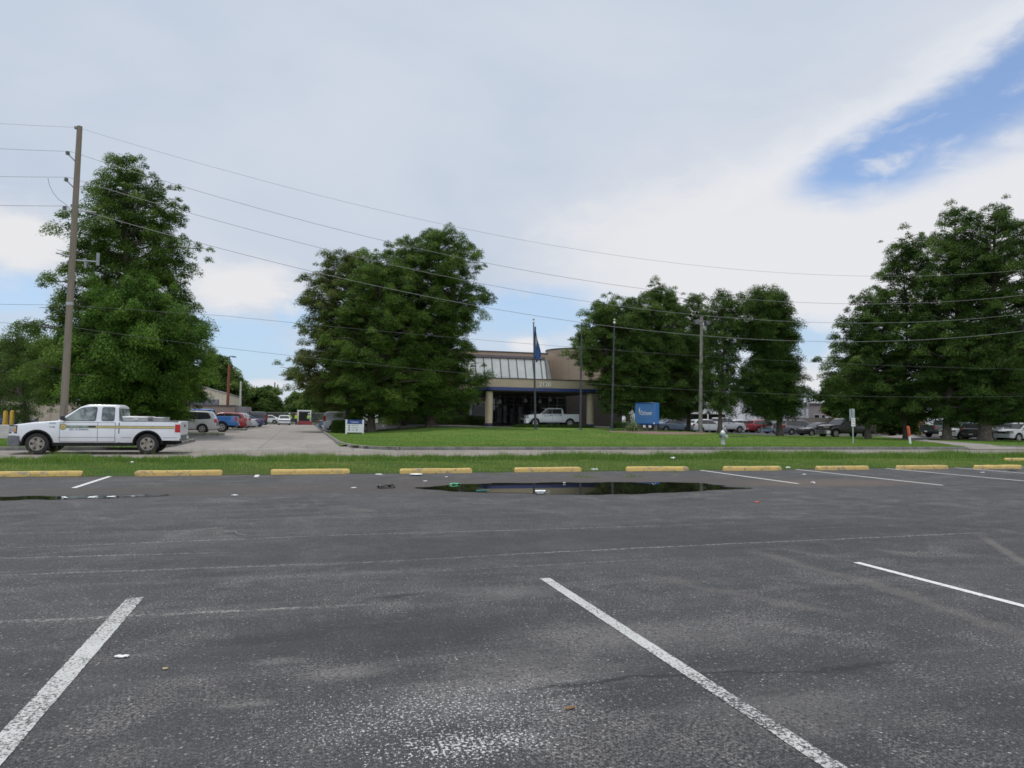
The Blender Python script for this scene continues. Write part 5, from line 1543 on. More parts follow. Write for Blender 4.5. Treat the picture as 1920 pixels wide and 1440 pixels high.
mb = MB(); mb.box(.12, .22, -.036, -.029, ht - .87, ht - .77); mb.build('pictogram', pm('sign_dark_ink', (.05, .07, .14), .6), ws)

# parking restriction sign on a thin post (its back plate above, small white sign below)
b0 = np.array([33.4, 36.8, T(33.4, 36.8)]); pz = PY(1598.5, 766, 36.8)
ps = empty('parking_sign', b0, 0, 'thin post with a grey sign back above a small white parking restriction plate', 'sign')
d = pz - b0
M_gs = pm('sign_back_aluminium', (.33, .36, .36), .5, metal=.3, var=.1)
mb = MB(); mb.tube([tuple(d * t) for t in (-.03, .5, 1.0)], .035, 8); mb.build('post', pm('pale_green_post', (.34, .40, .36), .5), ps)
s1 = d * .99
mb = MB(); mb.box(s1[0] - .20, s1[0] + .20, .04, .052, s1[2] - .75, s1[2]); mb.build('upper_plate', M_gs, ps, bevel=.004)
q = d * .62
mb = MB(); mb.box(q[0] - .15, q[0] + .15, -.05, -.038, q[2] - .28, q[2] + .25); lp = mb.build('lower_plate', M_wht, ps, bevel=.004)
mr = pm('sign_red', (.5, .03, .03), .5)
text('lettering', 'NO', .17, mg, ps, (q[0], -.054, q[2] + .14), (PI / 2, 0, 0), .002)
text('lettering', 'PARKING', .085, mg, ps, (q[0], -.054, q[2] - .17), (PI / 2, 0, 0), .002, sx=.7)
mb = MB(); mb.box(q[0] - .12, q[0] + .12, -.056, -.051, q[2] - .02, q[2] + .02); mb.build('red_arrow', mr, ps)

# orange and white marker
b0 = np.array([38.15 - .9, 36.7, T(37.2, 36.7)]); b0[0] = PY(1707, 836, 36.7)[0]; tpz = PY(1702.5, 799, 36.7)
mk = empty('marker_post', b0, 0, 'leaning utility marker post, orange above and white below', 'marker post')
d = tpz - b0
mb = MB(); mb.tube([tuple(d * t) for t in (-.05, .5)], .065, 10); mb.build('white_tube', M_wht, mk)
mb = MB(); mb.tube([tuple(d * t) for t in (.44, .97, 1.0)], [.088, .088, .07], 10); mb.build('orange_sleeve', pm('marker_orange', (.48, .075, .022), .45, var=.1), mk)

# fire hydrant
hb = np.array([PY(1355.5, 838, 35.3)[0], 35.3, .13])
hy = empty('fire_hydrant', hb, 0, 'silver fire hydrant with a dark outlet cap, on the lawn near the kerb', 'fire hydrant')
M_sil = pm('silver_paint', (.46, .48, .50), .4, metal=.5, var=.15, dirt=(.25, .22, .19))
mb = MB(); mb.lathe([(.15, -.03), (.15, .05), (.115, .06), (.11, .12), (.105, .50), (.125, .54), (.125, .60), (.16, .61), (.16, .645), (.13, .65)], 20); mb.build('barrel', M_sil, hy)
mb = MB(); mb.lathe([(.14, .647), (.135, .68), (.11, .75), (.07, .79), (.035, .80), (.035, .86), (.01, .865)], 20); mb.build('bonnet', pm('pale_silver_paint', (.60, .62, .62), .4, metal=.4), hy)
mb = MB(); mb.tube([(.05, 0, .47), (.10, -.20, .47)], .085, 14); mb.tube([(.10, -.19, .47), (.11, -.235, .47)], .10, 14); mb.build('pumper_outlet', M_sil, hy)
mb = MB(); mb.tube([(-.06, 0, .47), (-.20, -.05, .47)], .07, 12); mb.tube([(-.19, -.05, .47), (-.235, -.06, .47)], .075, 6); mb.build('hose_outlet', pm('dark_steel', (.10, .12, .13), .4, metal=.6), hy)
mb = MB(); mb.tube([(.06, .05, .47), (.2, .1, .47)], .06, 12); mb.tube([(.19, .1, .47), (.23, .11, .47)], .065, 6); mb.build('hose_outlet', M_sil, hy)
q = G(1383, 817.5, .2); mb = MB(); mb.prism(rpoly([(-.75, -.35), (.75, -.35), (.75, .35), (-.75, .35)], .2), 0, .03)
o = mb.build('utility_cover', pm('rusty_iron', (.06, .045, .035), .8), None, bevel=.01); xq, yq = PY(1383, 817, 46.5)[0], 46.5
o.location = (xq, yq, T(xq, yq) + .02); tag(o, 'dark iron utility cover in the grass behind the hydrant', 'cover')

# ------------------------------------------------------------------ clinic
def brick(name, a, b_, mortar, sc=1.0, vary=.5):
    m, nt, bs, P = newmat(name)
    s_ = ND(nt, 'ShaderNodeSeparateXYZ', {0: P})
    v = ND(nt, 'ShaderNodeCombineXYZ', {0: MA(nt, 'ADD', s_.outputs[0], s_.outputs[1]), 1: s_.outputs[2], 2: 0.0})
    br = ND(nt, 'ShaderNodeTexBrick', {'Vector': v.outputs[0], 'Color1': (*a, 1), 'Color2': (*b_, 1), 'Mortar': (*mortar, 1), 'Scale': sc, 'Mortar Size': .012, 'Brick Width': .4, 'Row Height': .2})
    c = MX(nt, SS(nt, NO(nt, P, .8, 5), .4, .75, 0, vary), br.outputs[0], tuple(k * .75 for k in a))
    setc(nt, bs, 'Base Color', c); bs.inputs['Roughness'].default_value = .9
    return m


m_fas = brick('tan_fascia_block', (.50, .405, .29), (.53, .43, .31), (.42, .34, .25), 1.0, .35)
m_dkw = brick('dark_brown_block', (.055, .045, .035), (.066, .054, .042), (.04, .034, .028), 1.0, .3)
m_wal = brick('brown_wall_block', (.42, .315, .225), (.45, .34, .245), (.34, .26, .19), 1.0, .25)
M_col = pm('tan_column', (.54, .45, .32), .8, var=.06, bmp=.2)
M_band = pm('band_blue', (.035, .055, .19), .5); M_cop = pm('dark_coping', (.085, .075, .075), .6)
m_skyg, nt, b, P = newmat('white_skylight_glass')
setc(nt, b, 'Base Color', MX(nt, SS(nt, NO(nt, P, .9, 5), .4, .7), (.64, .655, .60), (.74, .75, .71))); b.inputs['Roughness'].default_value = .3
YC = 66.3
Z = lambda px, py, Y: PY(px, py, Y)[2]
XX = lambda px, Y: PY(px, 740, Y)[0]
cl_ = empty('clinic_building', (0, 0, 0), 0, 'tan clinic building with a blue banded canopy, sloping skylight and round stair drum', 'building')
xl, xr = XX(911, YC), XX(1132, YC)
zb0, zb1, zt_ = Z(1020, 733.5, YC), Z(1020, 727.5, YC), Z(1020, 712.5, YC)
# canopy with a rounded front corner
cor = rpoly([(xl, YC), (xr, YC), (xr, 79), (xl, 79)], .9, 5)
mb = MB(); mb.prism(cor, zb1, zt_); cp = mb.build('canopy_fascia', m_fas, cl_, smooth=30)
ctr = ((xl + xr) / 2, (YC + 79) / 2)
def grow(poly, e):
    return [(x + (e if x > ctr[0] else -e), y + (e if y > ctr[1] else -e)) for x, y in poly]
mb = MB(); mb.prism(grow(cor, .04), zb0, zb1 - .003); mb.build('blue_band', M_band, cl_, smooth=30)
mb = MB(); mb.prism(grow(cor, .05), zt_ + .003, zt_ + .10); mb.build('coping', M_cop, cl_, smooth=30)
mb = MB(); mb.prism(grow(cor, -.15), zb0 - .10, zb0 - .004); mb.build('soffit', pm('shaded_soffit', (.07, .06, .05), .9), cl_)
for px in (917.3, 1106.5):
    x = XX(px, YC + .8); mb = MB()
    mb.lathe([(.36, 0), (.36, zb0 - .66)], 24, (x, YC + .8, .95)); cpart = mb.build('canopy_column', M_col, cl_, smooth=50)
    mb = MB(); mb.lathe([(.40, 0), (.40, .34)], 24, (x, YC + .8, .62)); mb.build('column_base', pm('column_base_dark', (.03, .035, .06), .6) if px < 1000 else M_band, cpart, smooth=50)
text('house_number', '2120', .62, pm('number_white', (.90, .89, .86), .5), cl_, (XX(1021.5, YC), YC - .05, Z(1021, 721, YC)), (PI / 2, 0, 0), .02)
# ground floor walls
xw0, xw1 = XX(742, 79.6), XX(1166, 79.6)
zr = zt_ - .15
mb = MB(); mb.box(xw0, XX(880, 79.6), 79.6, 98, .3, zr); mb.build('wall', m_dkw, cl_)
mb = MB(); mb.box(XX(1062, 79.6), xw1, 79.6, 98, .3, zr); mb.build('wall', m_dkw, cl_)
mb = MB(); mb.lathe([(1.3, 0), (1.3, zr - .3)], 28, (xw0 + .05, 80.9, .3)); mb.build('rounded_end', M_col, cl_, smooth=50)
mb = MB(); mb.box(xw1 + .002, xw1 + .06, 79.5, 79.9, .3, zr); mb.build('corner_trim', M_wht, cl_)
# glazed entrance
mgl = pm('entrance_glass', (.018, .02, .024), .06, spec=.7)
x0, x1 = XX(880, 79.6) + .003, XX(1062, 79.6) - .003
mb = MB(); mb.box(x0, x1, 79.9, 80.0, .3, zr); en = mb.build('entrance_glazing', mgl, cl_)
mb = MB()
for k in range(12):
    x = x0 + (x1 - x0) * k / 11; mb.box(x - .06, x + .06, 79.78, 79.898, .62, zr - .1)
for z in (.9, 3.0, 3.9):
    mb.box(x0 + .07, x1 - .07, 79.79, 79.89, z, z + .09)
mb.build('window_frame', pm('dark_bronze_frame', (.05, .045, .04), .5), en)
mb = MB(); mb.box(x0 + .5, x0 + 2.9, 79.70, 79.76, 1.3, 2.9); mb.build('window_reflection', pm('pale_reflection', (.36, .38, .40), .8), en)  # pale panel imitating a white reflection in the entrance glass
for pxa, pxb, z0_, z1_, gcol in ((932, 941, 1.0, 2.7, .10), (944, 950, .9, 2.9, .16), (957, 962, .9, 2.6, .09), (972, 979, 1.2, 2.8, .12), (1014, 1024, 1.5, 2.9, .07), (862, 875, 1.1, 3.0, .14)):
    mb = MB(); mb.box(XX(pxa, 79.7), XX(pxb, 79.7), 79.66, 79.70, z0_, z1_); mb.build('reflection_panel', pm('reflection_panel_%d' % pxa, (gcol, gcol * 1.03, gcol * 1.08), .6, var=.4, scale=1.5), en)  # grey panels that paint whitish reflections onto the glazing
mb = MB(); mb.box(XX(900, 79) , XX(911, 79), 78.8, 79.0, Z(905, 752.5, 79), Z(905, 748, 79)); mb.build('red_sign_panel', pm('red_panel', (.55, .03, .03), .5), cl_)
for px, py in ((985, 751), (1012, 752.5), (1031, 749), (937, 753)):
    p = PY(px, py, 75); mb = MB(); mb.lathe([(.16, -.22), (.2, 0), (.12, .25)], 12, tuple(p)); mb.tube([p, (p[0], p[1], zb0)], .02, 6); mb.build('pendant_lamp', pm('frosted_lamp', (.62, .58, .48), .5), cl_)
# upper storey, skylight, drum
YU = 82.0
xu0, xu1 = XX(690, YU), XX(1027, YU)
zu1 = Z(960, 661.5, YU); zu0 = Z(960, 672, YU)
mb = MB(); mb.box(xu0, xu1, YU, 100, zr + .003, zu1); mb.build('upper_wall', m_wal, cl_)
mb = MB(); mb.box(xu0 - .08, xu1 + .02, YU - .08, 100, zu1 + .003, zu1 + .14); mb.build('coping', M_cop, cl_)
mb = MB(); mb.box(xu0 + .1, XX(1027, 80), YU - .9, YU - .003, zu0 - .06, zu0 + .28); mb.build('gutter_box', pm('purple_grey_gutter', (.17, .145, .15), .6), cl_, bevel=.03)
yb_, zs0, zs1 = 80.05, zt_ - .3, zu0 - .06
xs1 = XX(1027, YU - .6); xs0 = xs1 - 1.02 * 11
sk = None
mb = MB(); mb.add([(xs0, yb_, zs0), (xs1 - .45, yb_, zs0), (xs1 - .45, YU - .65, zs1), (xs0, YU - .65, zs1)], [(0, 1, 2, 3)]); sk = mb.build('skylight', m_skyg, cl_, smooth=0)
mb = MB(); mb.add([(xs1 - .45, yb_, zs0), (xs1 + .35, yb_, zs0), (xs1 + .1, YU - .65, zs1), (xs1 - .45, YU - .65, zs1)], [(0, 1, 2, 3)]); mb.build('end_pane', pm('grey_end_glass', (.20, .19, .165), .25), sk, smooth=0)
mb = MB()
for k in range(13):
    x = xs0 + 1.02 * k if k < 12 else xs1 + .3
    x2 = x - (.25 if k == 12 else 0)
    if k == 11:
        x = x2 = xs1 - .45
    mb.bar((x, yb_ - .02, zs0), (x2, YU - .67, zs1), .10, .08)
mb.bar((xs0, yb_ + .31, zs0 + .62), (xs1 + .1, yb_ + .31, zs0 + .62), .05, .05)
mb.build('mullion_frame', pm('dark_mullion', (.10, .09, .085), .5), sk)
dc = (XX(1084, 84.5), 84.5); dr_ = dc[0] - XX(1026, 84.5)
zd = Z(1060, 653.5, 81)
mb = MB(); mb.lathe([(dr_, 0), (dr_, zd - zr)], 56, (dc[0], dc[1], zr)); mb.build('stair_drum', m_wal, cl_, smooth=50)
mb = MB(); mb.lathe([(dr_ + .06, 0), (dr_ + .06, .14)], 56, (dc[0], dc[1], zd + .003)); mb.build('coping', M_cop, cl_, smooth=50)
for px in (973, 1008):
    p = PY(px, 709, 77); mb = MB(); mb.box(p[0] - .45, p[0] + .45, 76.6, 77.4, zt_, zt_ + .42); mb.build('roof_vent', pm('roof_unit_grey', (.34, .31, .29), .7), cl_, bevel=.03)
p = PY(1071, 710, 77); mb = MB(); mb.tube([(p[0] - .4, 77, zt_), (p[0] - .4, 77, zt_ + .55), (p[0] + .1, 77, zt_ + .62)], .09, 8); mb.build('roof_pipe', M_wht, cl_)

# ------------------------------------------------------------------ other buildings
m_corr = pm('beige_metal_siding', (.52, .47, .36), .6, var=.06, scale=1)
m_bw = brick('pinkish_block_wall', (.28, .215, .185), (.32, .245, .21), (.24, .19, .165), .8, .4)
m_wh = pm('stained_white_render', (.80, .785, .785), .85, var=.12, scale=.6, dirt=(.42, .39, .39))


def gable(nm, lab, pxl, pxr, pyb, pye, pyr, Y, depth, mat_, ridge=.0):
    x0, x1 = PY(pxl, pye, Y)[0], PY(pxr, pye, Y)[0]; ze = PY(pxr, pye, Y)[2]; zr_ = PY(pxl, pyr, Y)[2]
    r_ = empty(nm, (x0, Y, 0), 0, lab, 'building')
    W_ = x1 - x0; xm = W_ * ridge
    mb = MB(); mb.prism([(0, -.2), (W_, -.2), (W_, ze), (xm, zr_), (0, ze if ridge > 0 else zr_)] if ridge > 0 else [(0, -.2), (W_, -.2), (W_, ze), (0, zr_)], 0, depth, 'xz'); mb.build('wall', mat_, r_, smooth=0)
    mb = MB(); mb.bar((xm, depth / 2, zr_ + .06), (W_ + .2, depth / 2, ze + .06), depth + .4, .1); mb.build('roof', pm('pale_metal_roof', (.5, .5, .48), .5, metal=.3), r_)
    mb = MB(); mb.box(W_ - .10, W_ + .02, -.06, -.003, 0, ze - .05); mb.build('corner_trim', pm('cream_trim', (.62, .58, .46), .6), r_)
    mb = MB()
    k = 0
    while k * .5 < W_ - .3:
        h = (zr_ + (ze - zr_) * (k * .5 / W_)) - .12
        mb.box(k * .5, k * .5 + .05, -.025, -.002, 0, h); k += 1
    mb.build('siding_rib', pm('siding_rib_beige', (.47, .42, .32), .6), r_, smooth=0)
    return r_


gable('metal_warehouse', 'beige metal warehouse with a sloping roof behind the rust red lamp pole', 330, 427, 770, 739, 713, 108, 25, m_corr)
# long masonry wall with roof units behind the side lot
wl0, wl1 = PY(262, 770, 88)[0], PY(441, 770, 88)[0]; wzt = PY(400, 761.5, 88)[2]
ow = empty('outbuilding', (wl0, 88, 0), 0, 'low pinkish block outbuilding behind the silver minivan', 'building')
mb = MB(); mb.box(0, wl1 - wl0, 0, 9, -.1, wzt); mb.build('wall', m_bw, ow)
mb = MB(); mb.box(wl1 - wl0 + .003, wl1 - wl0 + 1.2, .3, 9, -.1, wzt); mb.build('end_bay', pm('grey_end_bay', (.24, .23, .235), .7), ow)
mb = MB(); mb.box(-.1, wl1 - wl0 + .0, -.12, 9.1, wzt + .003, wzt + .16); mb.build('coping', M_cop, ow)
for px in (372, 396):
    p = PY(px, 757, 91); mb = MB(); mb.box(p[0] - wl0 - .8, p[0] - wl0 + .8, 2, 3.8, wzt + .16, wzt + .85); mb.build('rooftop_unit', pm('grey_rooftop_unit', (.23, .23, .25), .6), ow, bevel=.04)
# beige building behind the left tree
gx0, gx1 = PY(-120, 770, 84)[0], PY(255, 770, 84)[0]; gzt = PY(90, 752, 84)[2]
ob = empty('storage_building', (gx0, 84, 0), 0, 'long beige panelled building behind the yellow bollards and dark SUV', 'building')
mb = MB(); mb.box(0, gx1 - gx0, 0, 10, -.1, gzt); mb.build('wall', pm('beige_panel', (.42, .36, .28), .8, var=.1), ob)
mb = MB()
for k in range(1, 9):
    x = (gx1 - gx0) * k / 9; mb.box(x - .03, x + .03, -.03, -.002, 0, gzt - .05)
mb.build('panel_rib', pm('panel_rib_brown', (.30, .25, .2), .8), ob)
mb = MB(); mb.box(-.1, gx1 - gx0 + .1, -.15, 10.1, gzt + .003, gzt + .14); mb.build('roof_edge', M_cop, ob)
# loading kerb in pale concrete, bollards
lw0, lw1 = PY(-160, 806, 47)[0], PY(58, 806, 47)[0]
mb = MB(); mb.box(lw0, lw1, 46.2, 47, -.1, PY(20, 797, 46.2)[2]); o = mb.build('low_wall', pm('pale_concrete_wall', (.46, .44, .41), .8, var=.1, scale=2), None, bevel=.02); tag(o, 'low pale concrete wall beyond the front of the white street pickup', 'wall')
M_bol = pm('bollard_yellow', (.52, .32, .03), .55, var=.15)
for px, lab in ((9.5, 'yellow bollard with a capped waist by the low pale wall'), (22, 'plain yellow bollard nearest the dark SUV')):
    p = PY(px, 797, 55); mb = MB(); mb.lathe([(.13, -.1), (.13, 1.5), (.10, 1.58), (.03, 1.62)] if px > 15 else [(.13, -.1), (.13, .6), (.16, .64), (.16, .8), (.13, .84), (.13, 1.5), (.09, 1.6)], 14)
    o = mb.build('bollard', M_bol); o.location = (p[0], 55, .0); s_ = (PY(px, 770, 55)[2]) / 1.6; o.scale = (1, 1, s_); tag(o, lab, 'bollard', 'yellow bollards')
# rust red lamp pole
p0 = PY(425.5, 785, 92); p1 = PY(430, 684, 92)
lpz = empty('lamp_pole', (p0[0], 92, 0), 0, 'rust red lamp pole with a short arm, in front of the beige warehouse', 'lamp pole')
d = np.array([p1[0] - p0[0], 0, p1[2]])
mb = MB(); mb.tube([(0, 0, 0), tuple(d)], [.20, .15], 10); mb.build('pole', pm('rust_red_paint', (.22, .065, .035), .7, var=.2), lpz)
hgt = PY(430, 668, 92)[2] - p1[2]
mb = MB(); mb.tube([tuple(d), tuple(d + np.array([0, 0, hgt]))], .07, 8); mb.tube([tuple(d + np.array([0, 0, hgt])), tuple(d + np.array([.6, 0, hgt]))], .05, 6); mb.build('lamp_arm', M_bronze, lpz)
mb = MB(); q = d + np.array([.5, 0, hgt - .06]); mb.box(q[0] - .25, q[0] + .25, -.12, .12, q[2] - .06, q[2] + .06); mb.build('lamp_head', M_bronze, lpz, bevel=.02)
p0 = PY(449.5, 785, 98); mb = MB(); mb.tube([(0, 0, 0), (0, 0, PY(449, 715, 98)[2])], [.13, .10], 8); o = mb.build('pale_post', pm('pale_post_paint', (.5, .5, .45), .6)); o.location = (p0[0], 98, 0); tag(o, 'slim pale post between the lamp pole and the far trees', 'post')
# far utility poles
for px, pt, lab in ((513.5, 717, 'far utility pole above the rounded trees, the taller one'), (519, 721, 'far utility pole above the rounded trees, the shorter one')):
    p = PY(px, 785, 190); mb = MB(); h = PY(px, pt, 190)[2]; mb.tube([(0, 0, 0), (0, 0, h)], [.22, .16], 8); mb.bar((-1.2, 0, h - 1.2), (1.2, 0, h - 1.2), .12, .12)
    o = mb.build('far_utility_pole', m_wood); o.location = (p[0], 190, 0); tag(o, lab, 'utility pole', 'far utility poles')
# chain link fence across the end of the drive
m_mesh, nt, b, P = newmat('chain_link_mesh')
s_ = ND(nt, 'ShaderNodeSeparateXYZ', {0: P})
def stri(v):
    f = MA(nt, 'ABSOLUTE', MA(nt, 'SUBTRACT', MA(nt, 'FRACT', MA(nt, 'MULTIPLY', v, 9.0)), .5)); return MA(nt, 'LESS_THAN', f, .06)
wire_m = MA(nt, 'MAXIMUM', stri(MA(nt, 'ADD', s_.outputs[0], s_.outputs[2])), stri(MA(nt, 'SUBTRACT', s_.outputs[0], s_.outputs[2])))
setc(nt, b, 'Base Color', (.3, .31, .31)); b.inputs['Metallic'].default_value = .5; b.inputs['Roughness'].default_value = .5
tr = ND(nt, 'ShaderNodeBsdfTransparent'); mxs = ND(nt, 'ShaderNodeMixShader', {0: wire_m, 1: tr.outputs[0], 2: b.outputs[0]}); nt.links.new(mxs.outputs[0], nt.nodes['Material Output'].inputs[0])


def fence(lab, x0, x1, Y, h, step=3.0):
    r_ = empty('chain_link_fence', (x0, Y, 0), 0, lab, 'fence')
    L = x1 - x0; n_ = max(1, int(L / step))
    mb = MB(); mb.add([(0, 0, .05), (L, 0, .05), (L, 0, h), (0, 0, h)], [(0, 1, 2, 3)]); mb.build('mesh_panel', m_mesh, r_, smooth=0)
    mb = MB(); mb.tube([(0, -.02, h), (L, -.02, h)], .03, 6); mb.build('top_rail', M_metal, r_)
    for k in range(n_ + 1):
        mb = MB(); mb.tube([(L * k / n_, -.03, -.05), (L * k / n_, -.03, h + .08)], .04, 6); mb.build('post', M_metal, r_)


fence('chain link fence across the far end of the drive', PY(495, 790, 128)[0], PY(680, 790, 128)[0], 128, 1.9)
# dark strip of ground cover behind the far fence is the base ground; gate frame and barrier
gx = PY(558.5, 790, 116)[0]; gx2 = PY(582, 790, 116)[0]; gh_ = PY(570, 769, 116)[2]
gf = empty('gate_frame', (gx, 116, 0), 0, 'white square gate frame standing behind the red barrier', 'gate frame')
gw = gx2 - gx
for x in (0, gw):
    mb = MB(); mb.box(x - .09, x + .09, -.09, .09, 0, gh_ - .2); mb.build('post', M_wht, gf, bevel=.01)
mb = MB(); mb.box(-.12, gw + .12, -.1, .1, gh_ - .2, gh_); mb.build('top_beam', M_wht, gf, bevel=.01)
mb = MB(); mb.box(gx + .12, gx2 - .12, 117.0, 119.5, -.05, gh_ - .3); o = mb.build('container', pm('dark_container', (.016, .018, .016), .8), None, bevel=.05); tag(o, 'dark open container inside the white gate frame', 'container')
mb = MB(); mb.box(gx - .05, gx2 + .25, 114.9, 115.1, .02, PY(570, 789.5, 115)[2]); mb.box(gx - .05, gx + .1, 114.7, 115.3, -.01, .1); mb.box(gx2 + .1, gx2 + .25, 114.7, 115.3, -.01, .1)
o = mb.build('barrier', pm('faded_red', (.30, .055, .06), .7), None, bevel=.02); tag(o, 'faded red barrier board in front of the white gate frame', 'barrier')


# workers
def person(lab, px, Y, rz, pose, vest, trousers, helmet):
    p = PY(px, 795, Y); r_ = empty('person', (p[0], Y, .004), rz, lab, 'person')
    sw = pose
    J = [(0, 0, .95), (0, .01, 1.15), (0, .02, 1.38), (0, .01, 1.50), (0, -.01, 1.62), (0, -.01, 1.74),
         (.18, .02, 1.40), (.27, .03 - .05 * sw, 1.14), (.22, -.12 - .15 * sw, .96 + .12 * sw), (.20, -.18 - .2 * sw, .92 + .16 * sw),
         (-.18, .02, 1.40), (-.27, .03, 1.12), (-.26, -.08, .90), (-.255, -.11, .82),
         (.10, 0, .90), (.12, -.03 - .1 * sw, .50), (.12, .02, .09), (.13, -.14, .04),
         (-.10, 0, .90), (-.12, -.01, .50), (-.12, .05 + .08 * sw, .09), (-.13, -.10 + .08 * sw, .04)]
    E_ = [(0, 1), (1, 2), (2, 3), (3, 4), (4, 5), (2, 6), (6, 7), (7, 8), (8, 9), (2, 10), (10, 11), (11, 12), (12, 13), (0, 14), (14, 15), (15, 16), (16, 17), (0, 18), (18, 19), (19, 20), (20, 21)]
    rad_ = [(.15, .11), (.15, .11), (.15, .10), (.06, .06), (.085, .10), (.07, .085), (.065, .065), (.05, .05), (.04, .04), (.045, .03), (.065, .065), (.05, .05), (.04, .04), (.045, .03),
            (.10, .10), (.075, .075), (.05, .05), (.05, .035), (.10, .10), (.075, .075), (.05, .05), (.05, .035)]
    me = bpy.data.meshes.new('body'); me.from_pydata(J, E_, []); o = bpy.data.objects.new('body', me); COL.objects.link(o); o.parent = r_
    md = o.modifiers.new('skin', 'SKIN'); md.use_smooth_shade = True
    for v, q in zip(me.skin_vertices[0].data, rad_):
        v.radius = q
    me.skin_vertices[0].data[0].use_root = True
    o.modifiers.new('sub', 'SUBSURF').levels = 1
    m_, nt_, b_, P_ = newmat('worker_' + trousers[0]); z_ = ND(nt_, 'ShaderNodeSeparateXYZ', {0: P_}).outputs[2]
    cc = MX(nt_, MA(nt_, 'GREATER_THAN', z_, .98), trousers[1], vest); cc = MX(nt_, MA(nt_, 'GREATER_THAN', z_, 1.50), cc, (.30, .17, .11)); setc(nt_, b_, 'Base Color', cc); b_.inputs['Roughness'].default_value = .8
    me.materials.append(m_)
    mb = MB(); mb.lathe([(.20, 0), (.215, .2), (.22, .40), (.16, .50), (.10, .51)], 16, (0, .015, .93)); v = mb.build('vest', pm('hi_vis_' + trousers[0], vest, .7, var=.1), r_, smooth=60)
    v.scale = (1, .72, 1)
    mb = MB(); mb.lathe([(.222, 0), (.224, .05)], 16, (0, .015, 1.10)); st = mb.build('reflective_band', M_plate, v)
    mb = MB(); mb.lathe([(.16, 0), (.15, .02), (.12, .03), (.115, .09), (.07, .135), (.01, .145)], 16, (0, -.01, 1.70)); mb.build('hard_hat', pm('hat_' + helmet[0], helmet[1], .4), r_, smooth=50)
    for sx_ in (-.03, .03):
        mb = MB(); mb.lathe([(.001, -.008), (.01, 0), (.001, .008)], 8, (sx_, -.108, 1.655)); mb.build('eye', M_dark, r_)
    return r_


person('worker in a lime vest and orange hard hat standing beside the red barrier', 555.5, 113.5, -.5, 1.0, (.50, .62, .05), ('dark_trousers', (.03, .035, .05)), ('orange', (.55, .10, .03)))
person('worker in a green vest behind the red barrier, under the white gate frame', 578.5, 115.8, .6, .6, (.38, .62, .10), ('navy_trousers', (.02, .03, .06)), ('white', (.6, .6, .55)))
person('worker in a pale green vest behind the white sedan facing the street', 542.5, 117.5, .3, .8, (.45, .62, .12), ('grey_trousers', (.05, .05, .05)), ('white', (.6, .6, .55)))

# warehouse and house behind the rear lot
Yh = 92
x0, x1 = PY(1300, 780, Yh)[0], PY(1508, 780, Yh)[0]; zt2 = PY(1500, 727, Yh)[2]
wh = empty('render_warehouse', (x0, Yh, 0), 0, 'stained white rendered warehouse behind the parked cars of the rear lot', 'building')
mb = MB(); mb.box(0, x1 - x0, 0, 18, -.2, zt2); mb.build('wall', m_wh, wh)
mb = MB(); mb.box(-.1, x1 - x0 + .1, -.1, 18.1, zt2 + .003, zt2 + .15); mb.build('coping', M_cop, wh)
px_, pz_ = PY(1511, 780, Yh - .5), PY(1511, 727, Yh - .5)[2]
mb = MB(); mb.tube([(x1 - x0 + .25, -.5, 0), (x1 - x0 + .25, -.5, pz_ - .8)], .24, 12); dp = mb.build('downpipe', M_wht, wh, smooth=50)
mb = MB(); mb.box(x1 - x0 - .25, x1 - x0 + .6, -.9, -.1, pz_ - .8, pz_ + .1); mb.build('rain_head', pm('pale_green_box', (.52, .55, .50), .6), dp, bevel=.04)
ax0, ax1 = PY(1327, 777, 86)[0], PY(1402, 777, 86)[0]; az_ = PY(1360, 776.5, 86)[2]
cpn = empty('carport', (ax0, 86, 0), 0, 'white flat roofed carport along the stained warehouse', 'carport')
mb = MB(); mb.box(0, ax1 - ax0, 0, 5.5, az_, az_ + .16); mb.build('roof', M_wht, cpn, bevel=.02)
for k in range(4):
    mb = MB(); x = .1 + (ax1 - ax0 - .2) * k / 3; mb.box(x - .06, x + .06, .05, .17, -.1, az_ - .003); mb.build('post', M_wht, cpn)
mb = MB(); mb.box(0, ax1 - ax0, 5.45, 5.49, -.1, az_ - .01); mb.build('shade_sheet', pm('carport_shade', (.09, .085, .08), .9), cpn)  # dark sheet standing in for the shade under the carport roof
fence('chain link fence in front of the stained warehouse', PY(1398, 785, 84)[0], PY(1485, 785, 84)[0], 84, 2.3)
p = PY(1435, 785, 82); mb = MB(); mb.tube([(0, 0, -.1), (0, 0, PY(1432, 715, 82)[2])], [.14, .12], 10); o = mb.build('red_pole', pm('dull_red_paint', (.28, .035, .03), .6)); o.location = (p[0], 82, 0); tag(o, 'dull red pole beside the trunk of the freestanding cypress', 'pole')
